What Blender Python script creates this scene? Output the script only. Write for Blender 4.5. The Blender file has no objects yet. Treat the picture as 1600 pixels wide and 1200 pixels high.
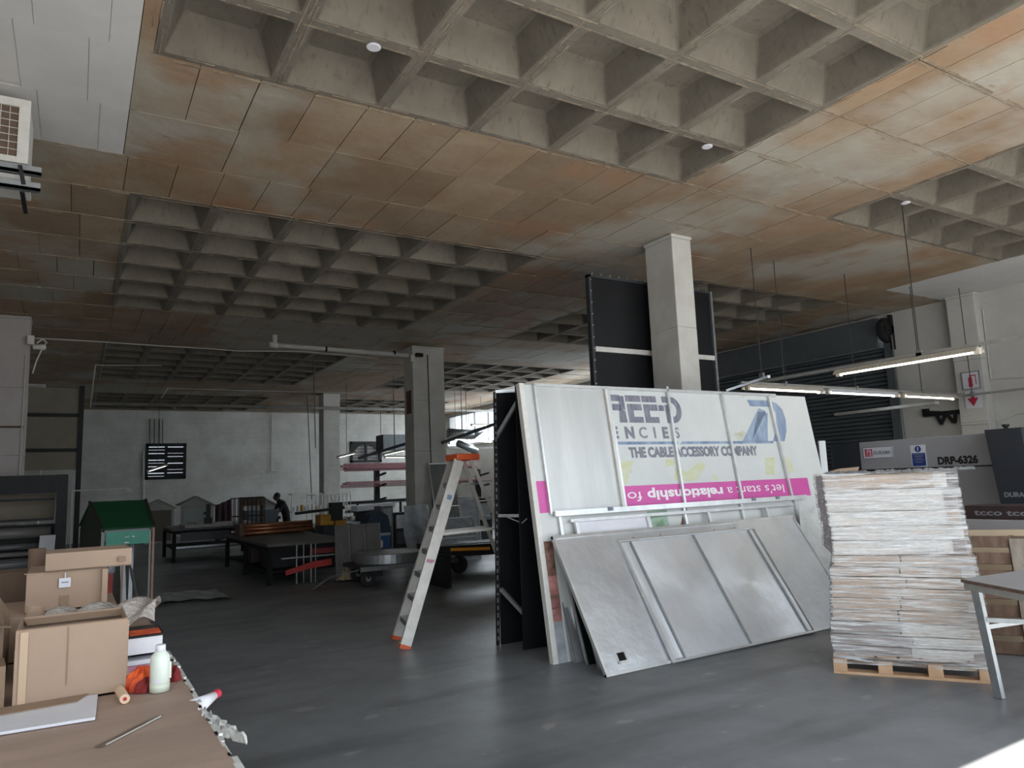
import bpy, bmesh, math, random
from mathutils import Vector, Matrix
random.seed(7)
PI = math.pi
S = bpy.context.scene
COL = S.collection
# ------------------------------------------------------------------ camera, sky, sun, exposure
R = ((0.85655, -0.03728, -0.51472), (-0.51463, -0.13590, -0.84657), (-0.03839, 0.99002, -0.13559))
FPX = 1121.6
HC = 1.6
cam = bpy.data.cameras.new('camera'); cam.sensor_width = 36; cam.lens = 36 * FPX / 1600; cam.clip_start = .05; cam.clip_end = 300
cam_o = bpy.data.objects.new('camera', cam); COL.objects.link(cam_o)
cam_o.matrix_world = Matrix(((*R[0], 0), (*R[1], 0), (*R[2], HC), (0, 0, 0, 1)))
S.camera = cam_o
S.view_settings.view_transform = 'Standard'; S.view_settings.look = 'None'
S.view_settings.gamma = 1; S.view_settings.use_curve_mapping = False
S.view_settings.exposure = 0.55
w = bpy.data.worlds.new('sky'); S.world = w; w.use_nodes = True
w.node_tree.nodes['Background'].inputs[0].default_value = (.80, .90, 1, 1)
w.node_tree.nodes['Background'].inputs[1].default_value = 1.9
sl = bpy.data.lights.new('sun', 'SUN'); sl.energy = 27; sl.angle = .009; sl.color = (1, .95, .87)
so = bpy.data.objects.new('sun', sl); COL.objects.link(so)
so.rotation_euler = (math.radians(90 - 57.2), 0, 0)      # travels towards +Y, coming down about 57 degrees
al = bpy.data.lights.new('door_daylight', 'AREA'); al.shape = 'RECTANGLE'; al.size = 14.4; al.size_y = 3.5; al.energy = 85; al.color = (.88, .94, 1)
ao = bpy.data.objects.new('door_daylight', al); COL.objects.link(ao)
ao.location = (4.9, -.42, 1.75); ao.rotation_euler = (math.radians(90), 0, 0)

wl = bpy.data.lights.new('clerestory_daylight', 'AREA'); wl.shape = 'RECTANGLE'; wl.size = 1.3; wl.size_y = 14.5; wl.energy = 340; wl.color = (.84, .93, 1)
wo_ = bpy.data.objects.new('clerestory_daylight', wl); COL.objects.link(wo_)
wo_.location = (14.85, 22.9, 4.03); wo_.rotation_euler = (0, math.radians(58), 0)

# ------------------------------------------------------------------ helpers
def ray(px, py):
    c = ((px - 800) / FPX, (600 - py) / FPX, -1)
    return Vector([sum(R[i][j] * c[j] for j in range(3)) for i in range(3)])
def at(px, py, Y):                       # point of the pixel's sight line at world distance Y
    d = ray(px, py); d = d * (Y / d.y); d.z += HC; return d
def vis(p):
    q = Vector(p) - Vector((0, 0, HC))
    c = [sum(R[i][j] * q[i] for i in range(3)) for j in range(3)]
    if c[2] > -.2: return False
    x = 800 + FPX * c[0] / -c[2]; y = 600 - FPX * c[1] / -c[2]
    return -60 < x < 1660 and -60 < y < 1260
OFF = {}
class MB:
    def __init__(s): s.v = []; s.f = []
    def add(s, vs, fs):
        n = len(s.v); s.v += [tuple(v) for v in vs]; s.f += [tuple(i + n for i in f) for f in fs]; return s
    def box(s, x0, y0, z0, x1, y1, z1):
        x0, x1 = sorted((x0, x1)); y0, y1 = sorted((y0, y1)); z0, z1 = sorted((z0, z1))
        return s.add([(x0,y0,z0),(x1,y0,z0),(x1,y1,z0),(x0,y1,z0),(x0,y0,z1),(x1,y0,z1),(x1,y1,z1),(x0,y1,z1)],
            [(3,2,1,0),(4,5,6,7),(0,1,5,4),(1,2,6,5),(2,3,7,6),(3,0,4,7)])
    def frm(s, O, a, b, c):              # box spanned from corner O by vectors a, b, c
        O, a, b, c = map(Vector, (O, a, b, c))
        if a.cross(b).dot(c) < 0: O = O + a; a = -a
        return s.add([O, O+a, O+a+b, O+b, O+c, O+a+c, O+a+b+c, O+b+c], [(3,2,1,0),(4,5,6,7),(0,1,5,4),(1,2,6,5),(2,3,7,6),(3,0,4,7)])
    def bar(s, p, q, w, h=None, up=(0,0,1)):
        h = h or w; p = Vector(p); q = Vector(q); d = q - p
        u = Vector(up)
        if abs(d.normalized().dot(u)) > .98: u = Vector((1,0,0))
        a = d.cross(u).normalized(); b = a.cross(d).normalized()
        return s.frm(p - a*w/2 - b*h/2, a*w, b*h, d)
    def tube(s, p, q, r, n=8, r2=None, cap=True):
        r2 = r if r2 is None else r2
        p = Vector(p); q = Vector(q); d = (q-p).normalized()
        a = d.orthogonal().normalized(); b = d.cross(a)
        vs = []
        for (c, rr) in ((p, r), (q, r2)):
            for i in range(n):
                t = 2*PI*i/n; vs.append(c + (a*math.cos(t) + b*math.sin(t))*rr)
        fs = [(i, (i+1) % n, n+(i+1) % n, n+i) for i in range(n)]
        if cap: fs += [tuple(range(n-1, -1, -1)), tuple(range(n, 2*n))]
        return s.add(vs, fs)
    def path(s, pts, r, n=6):
        for a, b in zip(pts, pts[1:]): s.tube(a, b, r, n)
        return s
    def lathe(s, prof, c=(0,0,0), n=20, axis='z', sx=1, sy=1):
        c = Vector(c); vs = []; k = len(prof)
        for (r, z) in prof:
            for i in range(n):
                t = 2*PI*i/n; x, y = r*math.cos(t)*sx, r*math.sin(t)*sy
                vs.append(c + (Vector((x,y,z)) if axis == 'z' else Vector((z,x,y)) if axis == 'x' else Vector((y,z,x))))
        fs = [(j*n+i, j*n+(i+1) % n, (j+1)*n+(i+1) % n, (j+1)*n+i) for j in range(k-1) for i in range(n)]
        fs += [tuple(range(n-1, -1, -1)), tuple(range((k-1)*n, k*n))]
        return s.add(vs, fs)
    def grid(s, fn, nu, nv):
        vs = [fn(i/nu, j/nv) for j in range(nv+1) for i in range(nu+1)]
        fs = [(j*(nu+1)+i, j*(nu+1)+i+1, (j+1)*(nu+1)+i+1, (j+1)*(nu+1)+i) for j in range(nv) for i in range(nu)]
        return s.add(vs, fs)
    def prism(s, poly, d):               # polygon of 3D points extruded by vector d
        poly = [Vector(p) for p in poly]; d = Vector(d); n = len(poly)
        return s.add(poly + [p + d for p in poly], [tuple(range(n-1, -1, -1)), tuple(range(n, 2*n))] + [(i, (i+1) % n, n+(i+1) % n, n+i) for i in range(n)])
    def wob(s, a, seed=0):
        rr = random.Random(seed); s.v = [(x+rr.uniform(-a,a), y+rr.uniform(-a,a), z+rr.uniform(-a,a)) for x,y,z in s.v]; return s
def mkobj(name, mb, m, parent=None, smooth=False, bevel=0, off=None):
    off = Vector(off) if off is not None else Vector((0,0,0))
    me = bpy.data.meshes.new(name); me.from_pydata([tuple(Vector(v) - off) for v in mb.v], [], mb.f)
    bm = bmesh.new(); bm.from_mesh(me); bmesh.ops.recalc_face_normals(bm, faces=bm.faces); bm.to_mesh(me); bm.free()
    if m: me.materials.append(m)
    if smooth:
        for p in me.polygons: p.use_smooth = True
    o = bpy.data.objects.new(name, me); COL.objects.link(o)
    if bevel:
        b = o.modifiers.new('bevel', 'BEVEL'); b.width = bevel; b.segments = 2; b.limit_method = 'ANGLE'; b.angle_limit = .7
    if parent: o.parent = parent
    return o
def part(name, mb, m, parent, smooth=False, bevel=0, label=None, kind=None):
    off = OFF.get(parent.name, Vector((0,0,0)))
    o = mkobj(name, mb, m, parent, smooth, bevel, off); OFF[o.name] = off
    if label: o['label'] = label
    if kind: o['kind'] = kind
    return o
def thing(name, label, cat, loc=(0,0,0), group=None):
    o = bpy.data.objects.new(name, None); COL.objects.link(o); o.location = loc; o.empty_display_size = .1
    o['label'] = label; o['category'] = cat
    if group: o['group'] = group
    OFF[o.name] = Vector(loc); return o
def solo(name, mb, m, label, cat, group=None, smooth=False, bevel=0, kind=None):
    n = len(mb.v); c = Vector((sum(v[0] for v in mb.v)/n, sum(v[1] for v in mb.v)/n, min(v[2] for v in mb.v)))
    o = mkobj(name, mb, m, None, smooth, bevel, c); o.location = c; OFF[o.name] = c
    o['label'] = label; o['category'] = cat
    if group: o['group'] = group
    if kind: o['kind'] = kind
    return o
def struct(name, mb, m, parent=None, smooth=False, bevel=0):
    o = mkobj(name, mb, m, parent, smooth, bevel); OFF[o.name] = Vector((0,0,0))
    if not parent: o['kind'] = 'structure'
    return o
def copy_tree(o, parent=None):
    c = o.copy(); COL.objects.link(c); OFF[c.name] = Vector(c.location)
    if parent: c.parent = parent
    for ch in list(o.children): copy_tree(ch, c)
    return c
def at_copy(o, loc, rz=0, label=None):
    c = copy_tree(o); c.location = loc; c.rotation_euler = (0, 0, rz)
    if label: c['label'] = label
    return c

# ------------------------------------------------------------------ materials
def M(name, c1, c2=None, scale=3, rough=.7, metal=0, bump=0, bscale=None, bdist=.02, stretch=(1,1,1), mixlo=.35, mixhi=.65, rvar=0, emit=None, es=0, spec=None, detail=6, obj_rand=0, coat=0, alpha=1, trans=0, aniso=0):
    m = bpy.data.materials.new(name); m.use_nodes = True; nt = m.node_tree; N = nt.nodes; L = nt.links
    p = N['Principled BSDF']; p.inputs['Roughness'].default_value = rough; p.inputs['Metallic'].default_value = metal
    p.inputs['Base Color'].default_value = (*c1, 1)
    if spec is not None: p.inputs['Specular IOR Level'].default_value = spec
    if coat: p.inputs['Coat Weight'].default_value = coat
    if trans: p.inputs['Transmission Weight'].default_value = trans
    if alpha < 1: p.inputs['Alpha'].default_value = alpha
    if aniso: p.inputs['Anisotropic'].default_value = aniso
    if emit: p.inputs['Emission Color'].default_value = (*emit, 1); p.inputs['Emission Strength'].default_value = es
    g = N.new('ShaderNodeNewGeometry'); mp = N.new('ShaderNodeMapping'); mp.inputs['Scale'].default_value = stretch
    L.new(g.outputs['Position'], mp.inputs['Vector'])
    if c2:
        n = N.new('ShaderNodeTexNoise'); n.inputs['Scale'].default_value = scale; n.inputs['Detail'].default_value = detail; n.inputs['Roughness'].default_value = .65
        L.new(mp.outputs[0], n.inputs['Vector'])
        mr = N.new('ShaderNodeMapRange'); mr.inputs[1].default_value = mixlo; mr.inputs[2].default_value = mixhi
        L.new(n.outputs['Fac'], mr.inputs[0])
        mx = N.new('ShaderNodeMix'); mx.data_type = 'RGBA'; mx.inputs[6].default_value = (*c1,1); mx.inputs[7].default_value = (*c2,1)
        L.new(mr.outputs[0], mx.inputs[0]); out = mx.outputs[2]
        if obj_rand:
            oi = N.new('ShaderNodeObjectInfo'); hsv = N.new('ShaderNodeHueSaturation')
            r2 = N.new('ShaderNodeMapRange'); r2.inputs[3].default_value = 1-obj_rand; r2.inputs[4].default_value = 1+obj_rand
            L.new(oi.outputs['Random'], r2.inputs[0]); L.new(r2.outputs[0], hsv.inputs['Value']); L.new(out, hsv.inputs['Color']); out = hsv.outputs[0]
        L.new(out, p.inputs['Base Color'])
        if rvar:
            r3 = N.new('ShaderNodeMapRange'); r3.inputs[3].default_value = max(rough-rvar, .03); r3.inputs[4].default_value = rough+rvar
            L.new(n.outputs['Fac'], r3.inputs[0]); L.new(r3.outputs[0], p.inputs['Roughness'])
    if bump:
        nb = N.new('ShaderNodeTexNoise'); nb.inputs['Scale'].default_value = bscale or scale*4; nb.inputs['Detail'].default_value = 6
        L.new(mp.outputs[0], nb.inputs['Vector']); b = N.new('ShaderNodeBump'); b.inputs['Strength'].default_value = bump; b.inputs['Distance'].default_value = bdist
        L.new(nb.outputs['Fac'], b.inputs['Height']); L.new(b.outputs[0], p.inputs['Normal'])
    return m
def blocks(m, sx, sz, axis, strength=.5):         # painted block joints as fine relief on a wall material
    nt = m.node_tree; N = nt.nodes; L = nt.links; p = N['Principled BSDF']
    g = N.new('ShaderNodeNewGeometry'); sp = N.new('ShaderNodeSeparateXYZ'); cb = N.new('ShaderNodeCombineXYZ')
    L.new(g.outputs['Position'], sp.inputs[0]); L.new(sp.outputs[axis], cb.inputs[0]); L.new(sp.outputs[2], cb.inputs[1])
    b = N.new('ShaderNodeTexBrick'); b.inputs['Scale'].default_value = 1; b.inputs['Brick Width'].default_value = sx; b.inputs['Row Height'].default_value = sz; b.inputs['Mortar Size'].default_value = .012; b.inputs['Mortar Smooth'].default_value = .3
    b.inputs['Color1'].default_value = (1,1,1,1); b.inputs['Color2'].default_value = (.9,.9,.9,1); b.inputs['Mortar'].default_value = (0,0,0,1)
    L.new(cb.outputs[0], b.inputs['Vector']); bp = N.new('ShaderNodeBump'); bp.inputs['Strength'].default_value = strength; bp.inputs['Distance'].default_value = .02
    L.new(b.outputs['Color'], bp.inputs['Height'])
    old = p.inputs['Normal'].links
    if old: L.new(old[0].from_socket, bp.inputs['Normal'])
    L.new(bp.outputs[0], p.inputs['Normal'])
    return m
def spots(m, col, scale, lo, hi, stretch=(1,1,1), detail=4):     # a second layer of stains mixed over the base colour
    nt = m.node_tree; N = nt.nodes; L = nt.links; p = N['Principled BSDF']
    src = p.inputs['Base Color'].links
    g = N.new('ShaderNodeNewGeometry'); mp = N.new('ShaderNodeMapping'); mp.inputs['Scale'].default_value = stretch; mp.inputs['Location'].default_value = (3.1*scale, 7.7, 1.3)
    L.new(g.outputs['Position'], mp.inputs['Vector']); n = N.new('ShaderNodeTexNoise'); n.inputs['Scale'].default_value = scale; n.inputs['Detail'].default_value = detail
    L.new(mp.outputs[0], n.inputs['Vector']); mr = N.new('ShaderNodeMapRange'); mr.inputs[1].default_value = lo; mr.inputs[2].default_value = hi
    L.new(n.outputs['Fac'], mr.inputs[0]); mx = N.new('ShaderNodeMix'); mx.data_type = 'RGBA'
    if src: L.new(src[0].from_socket, mx.inputs[6])
    else: mx.inputs[6].default_value = p.inputs['Base Color'].default_value
    mx.inputs[7].default_value = (*col, 1)
    L.new(mr.outputs[0], mx.inputs[0]); L.new(mx.outputs[2], p.inputs['Base Color']); return m

m_cof = spots(M('waffle_concrete', (.215,.188,.148), (.16,.14,.11), 2.2, .9, bump=.35, bscale=14, obj_rand=.06), (.13,.115,.09), 7, .56, .74, (3,3,.4), detail=8)
m_tile = spots(spots(spots(M('soffit_concrete', (.37,.28,.19), (.30,.20,.12), 1.3, .9, bump=.7, bscale=7, obj_rand=.13), (.42,.38,.315), .42, .50, .60, detail=8), (.36,.21,.12), .9, .56, .70, (1,1,1), detail=7), (.20,.14,.095), 6, .66, .84, (.8,1.9,1), detail=10)
m_mortar = M('soffit_mortar', (.22,.17,.12), (.30,.25,.19), 4, .95, bump=.5, bscale=20)
m_seam = M('mortar_seam', (.34,.285,.21), (.22,.17,.12), 6, .95, bump=.8, bscale=25)
m_floor = spots(M('concrete_floor', (.215,.225,.237), (.16,.168,.178), 1.2, .40, bump=.12, bscale=5, rvar=.14, spec=.45), (.27,.27,.27), 3.1, .645, .70, (1,1.6,1))
m_white = M('painted_concrete', (.62,.61,.57), (.53,.51,.47), 2.5, .8, bump=.35, bscale=9)
m_wblock_x = blocks(M('white_block_wall', (.66,.66,.62), (.52,.51,.475), 1.1, .85, bump=.2, bscale=8), .42, .21, 0, .6)
m_wblock_y = blocks(M('white_plaster_wall', (.60,.59,.555), (.53,.51,.475), 1.4, .85, bump=.2, bscale=8), .8, .42, 1, .25)
m_wceil = M('white_ceiling_paint', (.74,.72,.70), (.68,.66,.64), 2, .55, bump=.25, bscale=6)
m_pinkish = M('pinkish_white_paint', (.50,.46,.445), (.43,.39,.375), 1.6, .8, bump=.15, bscale=7)
m_dark = M('black_vinyl', (.0045,.005,.0065), (.008,.0085,.0105), 2, .5, spec=.3)
m_blackmetal = M('black_steel', (.010,.010,.011), (.018,.018,.019), 5, .55, spec=.35)
m_darkgrey = M('dark_grey_steel', (.045,.05,.058), (.035,.04,.046), 4, .5, metal=.2)
spots(m_floor, (.115,.12,.127), 1.3, .52, .72, (.45,2.2,1), detail=8)
m_shut = M('shutter_steel', (.15,.17,.185), (.12,.138,.15), 3, .5, metal=.3)
m_alu = M('brushed_aluminium', (.88,.91,.95), (.68,.71,.76), .7, .42, metal=.62, bump=.8, bscale=.9, bdist=.10, aniso=.5, rvar=.08, stretch=(1,1,.6))  # cool tint paints the sky's reflection into the metal colour
m_alu2 = M('mottled_aluminium', (.72,.74,.77), (.50,.51,.53), 1.0, .42, metal=.7, bump=.6, bscale=1.0, bdist=.08, rvar=.16, detail=10)
m_alutube = M('aluminium_tube', (.70,.71,.71), (.58,.59,.59), 8, .35, metal=.6)
m_ladder = M('ladder_aluminium', (.70,.67,.62), (.58,.55,.51), 9, .45, metal=.35)
m_galv = M('galvanised_steel', (.42,.44,.45), (.33,.35,.36), 14, .4, metal=.8)
m_strut = M('painted_strut', (.36,.355,.33), (.28,.27,.25), 6, .6, metal=.2)
m_fit = M('enamel_fitting', (.62,.58,.50), (.52,.47,.39), 9, .5)
m_sign = spots(M('white_sign_face', (.62,.635,.62), (.57,.585,.575), 2, .45, spec=.4), (.42,.42,.20), 1.6, .60, .70, (1,1,1.6))
m_signplain = M('plain_sign_sheet', (.46,.47,.46), (.40,.41,.40), 1.5, .38, metal=.25)
m_edge = M('off_white_profile', (.72,.70,.66), (.62,.60,.56), 10, .5)
m_pink = M('magenta_print', (.62,.085,.36), (.56,.075,.32), 3, .4)
m_navy = M('faded_navy_print', (.12,.12,.18), (.25,.25,.29), 9, .5, stretch=(3,3,.4))
m_blueprint = M('faded_blue_print', (.14,.20,.33), (.33,.41,.52), 4, .5, stretch=(2,2,.5))
m_grey = M('grey_print', (.16,.17,.21), (.22,.23,.27), 12, .5)
m_greyl = M('light_grey_print', (.24,.25,.28), None, 12, .5)
m_whitep = M('white_print', (.85,.80,.84), None, 5, .5)
m_green_pr = M('green_leaf_print', (.12,.26,.14), (.42,.52,.44), 9, .5)
m_brown_pr = M('brown_hair_print', (.10,.045,.03), (.30,.17,.13), 12, .5)
m_skin_pr = M('pink_portrait_print', (.55,.26,.23), (.22,.09,.08), 5, .5)
m_card = M('cardboard', (.40,.285,.205), (.36,.255,.185), 2.5, .85, bump=.05, bscale=12)
m_cardin = M('cardboard_inside', (.30,.205,.14), (.26,.18,.12), 3, .9)
m_tape = M('packing_tape', (.52,.37,.25), None, 3, .35)
m_kraft = M('brown_paper_table_cover', (.42,.305,.245), (.34,.245,.195), 2.2, .7, bump=.25, bscale=3, stretch=(.5,2.2,1))
m_paper = M('white_paper', (.72,.72,.76), (.66,.66,.71), 5, .7)
m_bottle = M('translucent_plastic', (.72,.78,.70), (.68,.74,.66), 5, .35, spec=.5)
m_liquid = M('milky_liquid', (.62,.66,.55), None, 5, .3)
m_orange = M('orange_cloth', (.80,.13,.03), (.5,.05,.02), 18, .8, bump=.5, bscale=20)
m_redcloth = M('dark_red_cloth', (.25,.02,.02), (.16,.015,.015), 12, .85, bump=.5, bscale=20)
m_red = M('red_paint', (.45,.03,.025), (.35,.025,.02), 6, .5)
m_pinkcloth = M('pink_paper', (.60,.35,.42), (.5,.2,.3), 9, .7)
m_green = M('green_roof_paint', (.010,.085,.035), (.008,.07,.03), 3, .5)
m_dgreen = M('dark_green_panel', (.018,.03,.016), (.022,.035,.02), 3, .6)
m_mint = M('mint_green_sign', (.05,.33,.22), (.09,.40,.29), 4, .5)
m_wood = M('pine_wood', (.52,.34,.20), (.42,.26,.14), 5, .75, stretch=(1,1,6), bump=.1)
m_woodp = M('pallet_pine', (.62,.40,.25), (.50,.31,.18), 7, .8, bump=.15, bscale=30)
m_woodd = M('weathered_wood', (.16,.10,.07), (.09,.055,.035), 5, .85, stretch=(3,3,.6), bump=.2)
m_woodred = M('reddish_post', (.50,.29,.22), (.42,.24,.18), 8, .6)
m_ply = M('pale_board', (.45,.34,.23), (.38,.29,.19), 2, .8)
m_film_card = M('filmed_carton_face', (.60,.55,.50), (.40,.31,.25), 2.0, .32, bump=.7, bscale=34, stretch=(.5,.5,5), rvar=.1, spec=.6)
m_press = M('light_grey_machine_paint', (.36,.35,.36), (.33,.32,.33), 2, .5)
m_pressd = M('anthracite_machine_paint', (.028,.032,.042), (.035,.04,.05), 3, .45)
m_pressm = M('mid_grey_machine_paint', (.30,.29,.30), None, 3, .5)
m_brown = M('dark_brown_box', (.05,.03,.028), (.035,.02,.02), 5, .6)
m_blue = M('blue_paint', (.02,.10,.28), (.015,.08,.22), 5, .45)
m_bluesign = M('mandatory_blue', (.02,.045,.22), None, 5, .5)
m_redsign = M('sign_red', (.55,.03,.06), None, 5, .5)
m_copper = M('copper_brown_tube', (.42,.19,.10), (.30,.12,.06), 5, .35, metal=.7)
m_rubber = M('tyre_rubber', (.02,.02,.02), (.03,.03,.03), 9, .8)
m_yellow = M('yellow_paint', (.55,.30,.03), (.45,.22,.02), 6, .5)
m_amber = M('amber_reflector', (.75,.30,.02), None, 6, .5)
m_maroon = M('maroon_profiles', (.28,.08,.11), (.40,.20,.22), 9, .6, stretch=(.4,1,5))
m_profile = M('grey_profiles', (.25,.25,.25), (.10,.10,.10), 12, .5, metal=.3, stretch=(.3,1,6))
m_beige = M('beige_shed_panel', (.36,.37,.33), (.31,.32,.29), 2, .7)
m_skin = M('dark_skin', (.06,.035,.025), None, 5, .6)
m_blackcloth = M('black_clothing', (.012,.012,.014), (.02,.02,.022), 9, .9)
m_plastic = M('grey_crumpled_plastic', (.42,.44,.46), (.28,.30,.32), 6, .25, bump=.8, bscale=14)
m_bubble = M('bubble_wrap', (.46,.42,.39), (.36,.31,.27), 10, .22, bump=.9, bscale=60, spec=.8)
m_dirtywhite = M('soiled_white_film', (.72,.72,.70), (.58,.58,.56), 5, .45, bump=.4, bscale=14)
m_wire = M('dark_wire', (.03,.028,.025), None, 5, .6)
m_whitewire = M('white_cable', (.50,.47,.42), None, 5, .6)
m_orangeplas = M('orange_plastic_cap', (.72,.12,.03), (.6,.09,.025), 9, .5)
m_steelrule = M('steel_rule', (.22,.17,.15), (.18,.14,.12), 20, .4, metal=.4)
m_foam = M('cream_foam_roll', (.72,.52,.36), None, 4, .8)
m_grille = M('brown_condenser_fins', (.15,.095,.065), (.10,.065,.045), 20, .7, stretch=(1,1,8))
m_clutter = M('mixed_shelf_stock', (.25,.25,.27), (.06,.05,.05), 8, .6, detail=2)
m_glow = M('fluorescent_tube', (1,1,1), None, 1, .5, emit=(1,.94,.80), es=9)
m_glowc = M('cool_fluorescent_tube', (1,1,1), None, 1, .5, emit=(.86,.96,1), es=8)
m_film = bpy.data.materials.new('stretch_film'); m_film.use_nodes = True
nt = m_film.node_tree; nt.nodes.clear()
o_ = nt.nodes.new('ShaderNodeOutputMaterial'); tr = nt.nodes.new('ShaderNodeBsdfTransparent'); gl = nt.nodes.new('ShaderNodeBsdfPrincipled'); mx = nt.nodes.new('ShaderNodeMixShader')
gl.inputs['Base Color'].default_value = (.85,.86,.87,1); gl.inputs['Roughness'].default_value = .22; gl.inputs['Specular IOR Level'].default_value = 1
g_ = nt.nodes.new('ShaderNodeNewGeometry'); mp_ = nt.nodes.new('ShaderNodeMapping'); mp_.inputs['Scale'].default_value = (1.1,1.1,20); n_ = nt.nodes.new('ShaderNodeTexNoise'); n_.inputs['Scale'].default_value = 3.2; n_.inputs['Detail'].default_value = 7; n_.inputs['Distortion'].default_value = .4
r_ = nt.nodes.new('ShaderNodeMapRange'); r_.inputs[1].default_value = .40; r_.inputs[2].default_value = .66; r_.inputs[3].default_value = .08; r_.inputs[4].default_value = .78
b_ = nt.nodes.new('ShaderNodeBump'); b_.inputs['Strength'].default_value = 1; b_.inputs['Distance'].default_value = .03
for a, b in ((g_.outputs['Position'], mp_.inputs[0]), (mp_.outputs[0], n_.inputs['Vector']), (n_.outputs['Fac'], r_.inputs[0]), (r_.outputs[0], mx.inputs[0]), (tr.outputs[0], mx.inputs[1]), (gl.outputs[0], mx.inputs[2]), (mx.outputs[0], o_.inputs[0]), (n_.outputs['Fac'], b_.inputs['Height']), (b_.outputs[0], gl.inputs['Normal'])): nt.links.new(a, b)

def text_mb(s, size, origin, u, v, bold=0, sx=1, center=False, width=None):
    cu = bpy.data.curves.new('t', 'FONT'); cu.body = s; cu.size = 1; cu.offset = bold; cu.resolution_u = 3
    o = bpy.data.objects.new('t', cu); COL.objects.link(o); bpy.context.view_layer.update()
    me = bpy.data.meshes.new_from_object(o.evaluated_get(bpy.context.evaluated_depsgraph_get()))
    vs = [p.co.copy() for p in me.vertices]; fs = [tuple(p.vertices) for p in me.polygons]
    bpy.data.objects.remove(o); bpy.data.curves.remove(cu); bpy.data.meshes.remove(me)
    x0 = min(p.x for p in vs); x1 = max(p.x for p in vs)
    k = size / .69                                # size = capital height
    if width: sx = width / ((x1-x0) * k)
    O = Vector(origin); u = Vector(u); v = Vector(v)
    mb = MB(); mb.add([O + u*((p.x-x0)*k*sx) + v*(p.y*k) for p in vs], fs); return mb

# ------------------------------------------------------------------ the building
CZ = 4.9
YB = 31.0; XR = 14.9; XL = -2.6; YF = -.45
floor = struct('floor', MB().box(XL-.3, YF-.2, -.2, XR+.3, YB+.3, 0), m_floor)
struct('ground', MB().box(-40, -60, -.25, 60, YF-.2, -.02), M('asphalt_apron', (.11,.11,.11), (.085,.085,.085), 1, .9))
struct('wall_left', MB().box(XL-.3, YF, 0, XL, YB, 5.3), m_wblock_y)
wr = MB()                                         # right wall: shutter opening Y 8.75..14.6, clerestory Y 15.5..30.3
wr.box(XR, YF, 0, XR+.3, 8.75, 5.3); wr.box(XR, 14.6, 0, XR+.3, 15.5, 5.3); wr.box(XR, 8.75, 4.75, XR+.3, 14.6, 5.3)
wr.box(XR, 15.5, 0, XR+.3, 30.3, 3.35); wr.box(XR, 15.5, 4.72, XR+.3, 30.3, 5.3); wr.box(XR, 30.3, 0, XR+.3, YB, 5.3)
struct('wall_right', wr, m_wblock_y)
wb = MB()                                         # back wall with two openings
p = at(228, 693, YB); q = at(290, 748, YB); a1 = (p.x, q.x, q.z, p.z)
p = at(547, 690, YB); q = at(596, 722, YB); a2 = (p.x, q.x, q.z, p.z)
xs = [XL, a1[0], a1[1], a2[0], a2[1], XR]
for i in (0, 2, 4): wb.box(xs[i], YB, 0, xs[i+1], YB+.3, 5.3)
for a in (a1, a2): wb.box(a[0], YB, 0, a[1], YB+.3, a[2]); wb.box(a[0], YB, a[3], a[1], YB+.3, 5.3)
struct('wall_back', wb, m_wblock_x)
wf = MB().box(.5, YF-.25, 0, .7, YF, 5.3).box(12.4, YF-.25, 0, XR, YF, 5.3).box(.7, YF-.25, 4.62, 12.4, YF, 5.3).box(XL, YF-.25, 3.5, .5, YF, 5.3)  # unseen wall, its openings shaped for the daylight they let in
struct('wall_front', wf, m_wblock_x)

# ceiling: waffle coffers and block-marked soffits
ceil_ = struct('ceiling', MB().box(XL-.3, YF-.3, 5.24, XR+.3, YB+.3, 5.4), m_mortar)
PX, PY = .898, .9075
FX = [(.38, 6), (8.38, 5)]
FY = [(.18, 6), (8.55, 6), (17.3, 6), (25.9, 5)]
def coffer_mb():
    mb = MB(); r = .058; ins = .11; d = .29; cr = .05
    def rr(x0, y0, x1, y1, c, z, n=3):
        pts = []
        for cx, cy, a0 in ((x1-c, y1-c, 0), (x0+c, y1-c, 90), (x0+c, y0+c, 180), (x1-c, y0+c, 270)):
            for k in range(n+1):
                t = math.radians(a0 + 90*k/n); pts.append((cx + c*math.cos(t), cy + c*math.sin(t), z))
        return pts
    A = rr(0, 0, PX, PY, .0001, 0); B = rr(r, r, PX-r, PY-r, cr*.6, 0); B2 = rr(r+.008, r+.008, PX-r-.008, PY-r-.008, cr*.6, .012)
    C = rr(r+ins, r+ins, PX-r-ins, PY-r-ins, cr, d-.03); D = rr(r+ins+.03, r+ins+.03, PX-r-ins-.03, PY-r-ins-.03, cr, d)
    n = len(A); vs = A+B+B2+C+D; fs = []
    for k in range(4): fs += [(k*n+i, k*n+(i+1) % n, (k+1)*n+(i+1) % n, (k+1)*n+i) for i in range(n)]
    fs.append(tuple(range(4*n, 5*n))); mb.add(vs, fs); return mb
cof0 = None
far = MB()
cm = coffer_mb()
for (fx, nx) in FX:
    for (fy, ny) in FY:
        for i in range(nx):
            for j in range(ny):
                x, y = fx + i*PX, fy + j*PY
                if fy > 20:
                    far.add([(a+x, b+y, c+CZ) for a, b, c in cm.v], cm.f); continue
                if cof0 is None:
                    cof0 = mkobj('coffer', cm, m_cof, ceil_); cof0.location = (x, y, CZ)
                else:
                    c = cof0.copy(); COL.objects.link(c); c.location = (x, y, CZ)
part('distant_coffers', far, m_cof, ceil_, kind='stuff')
WX0, WY1 = 12.88, 7.2                             # white painted soffit at the right wall
LX1, LY1 = .27, 7.1                               # white painted soffit at the upper left
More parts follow.
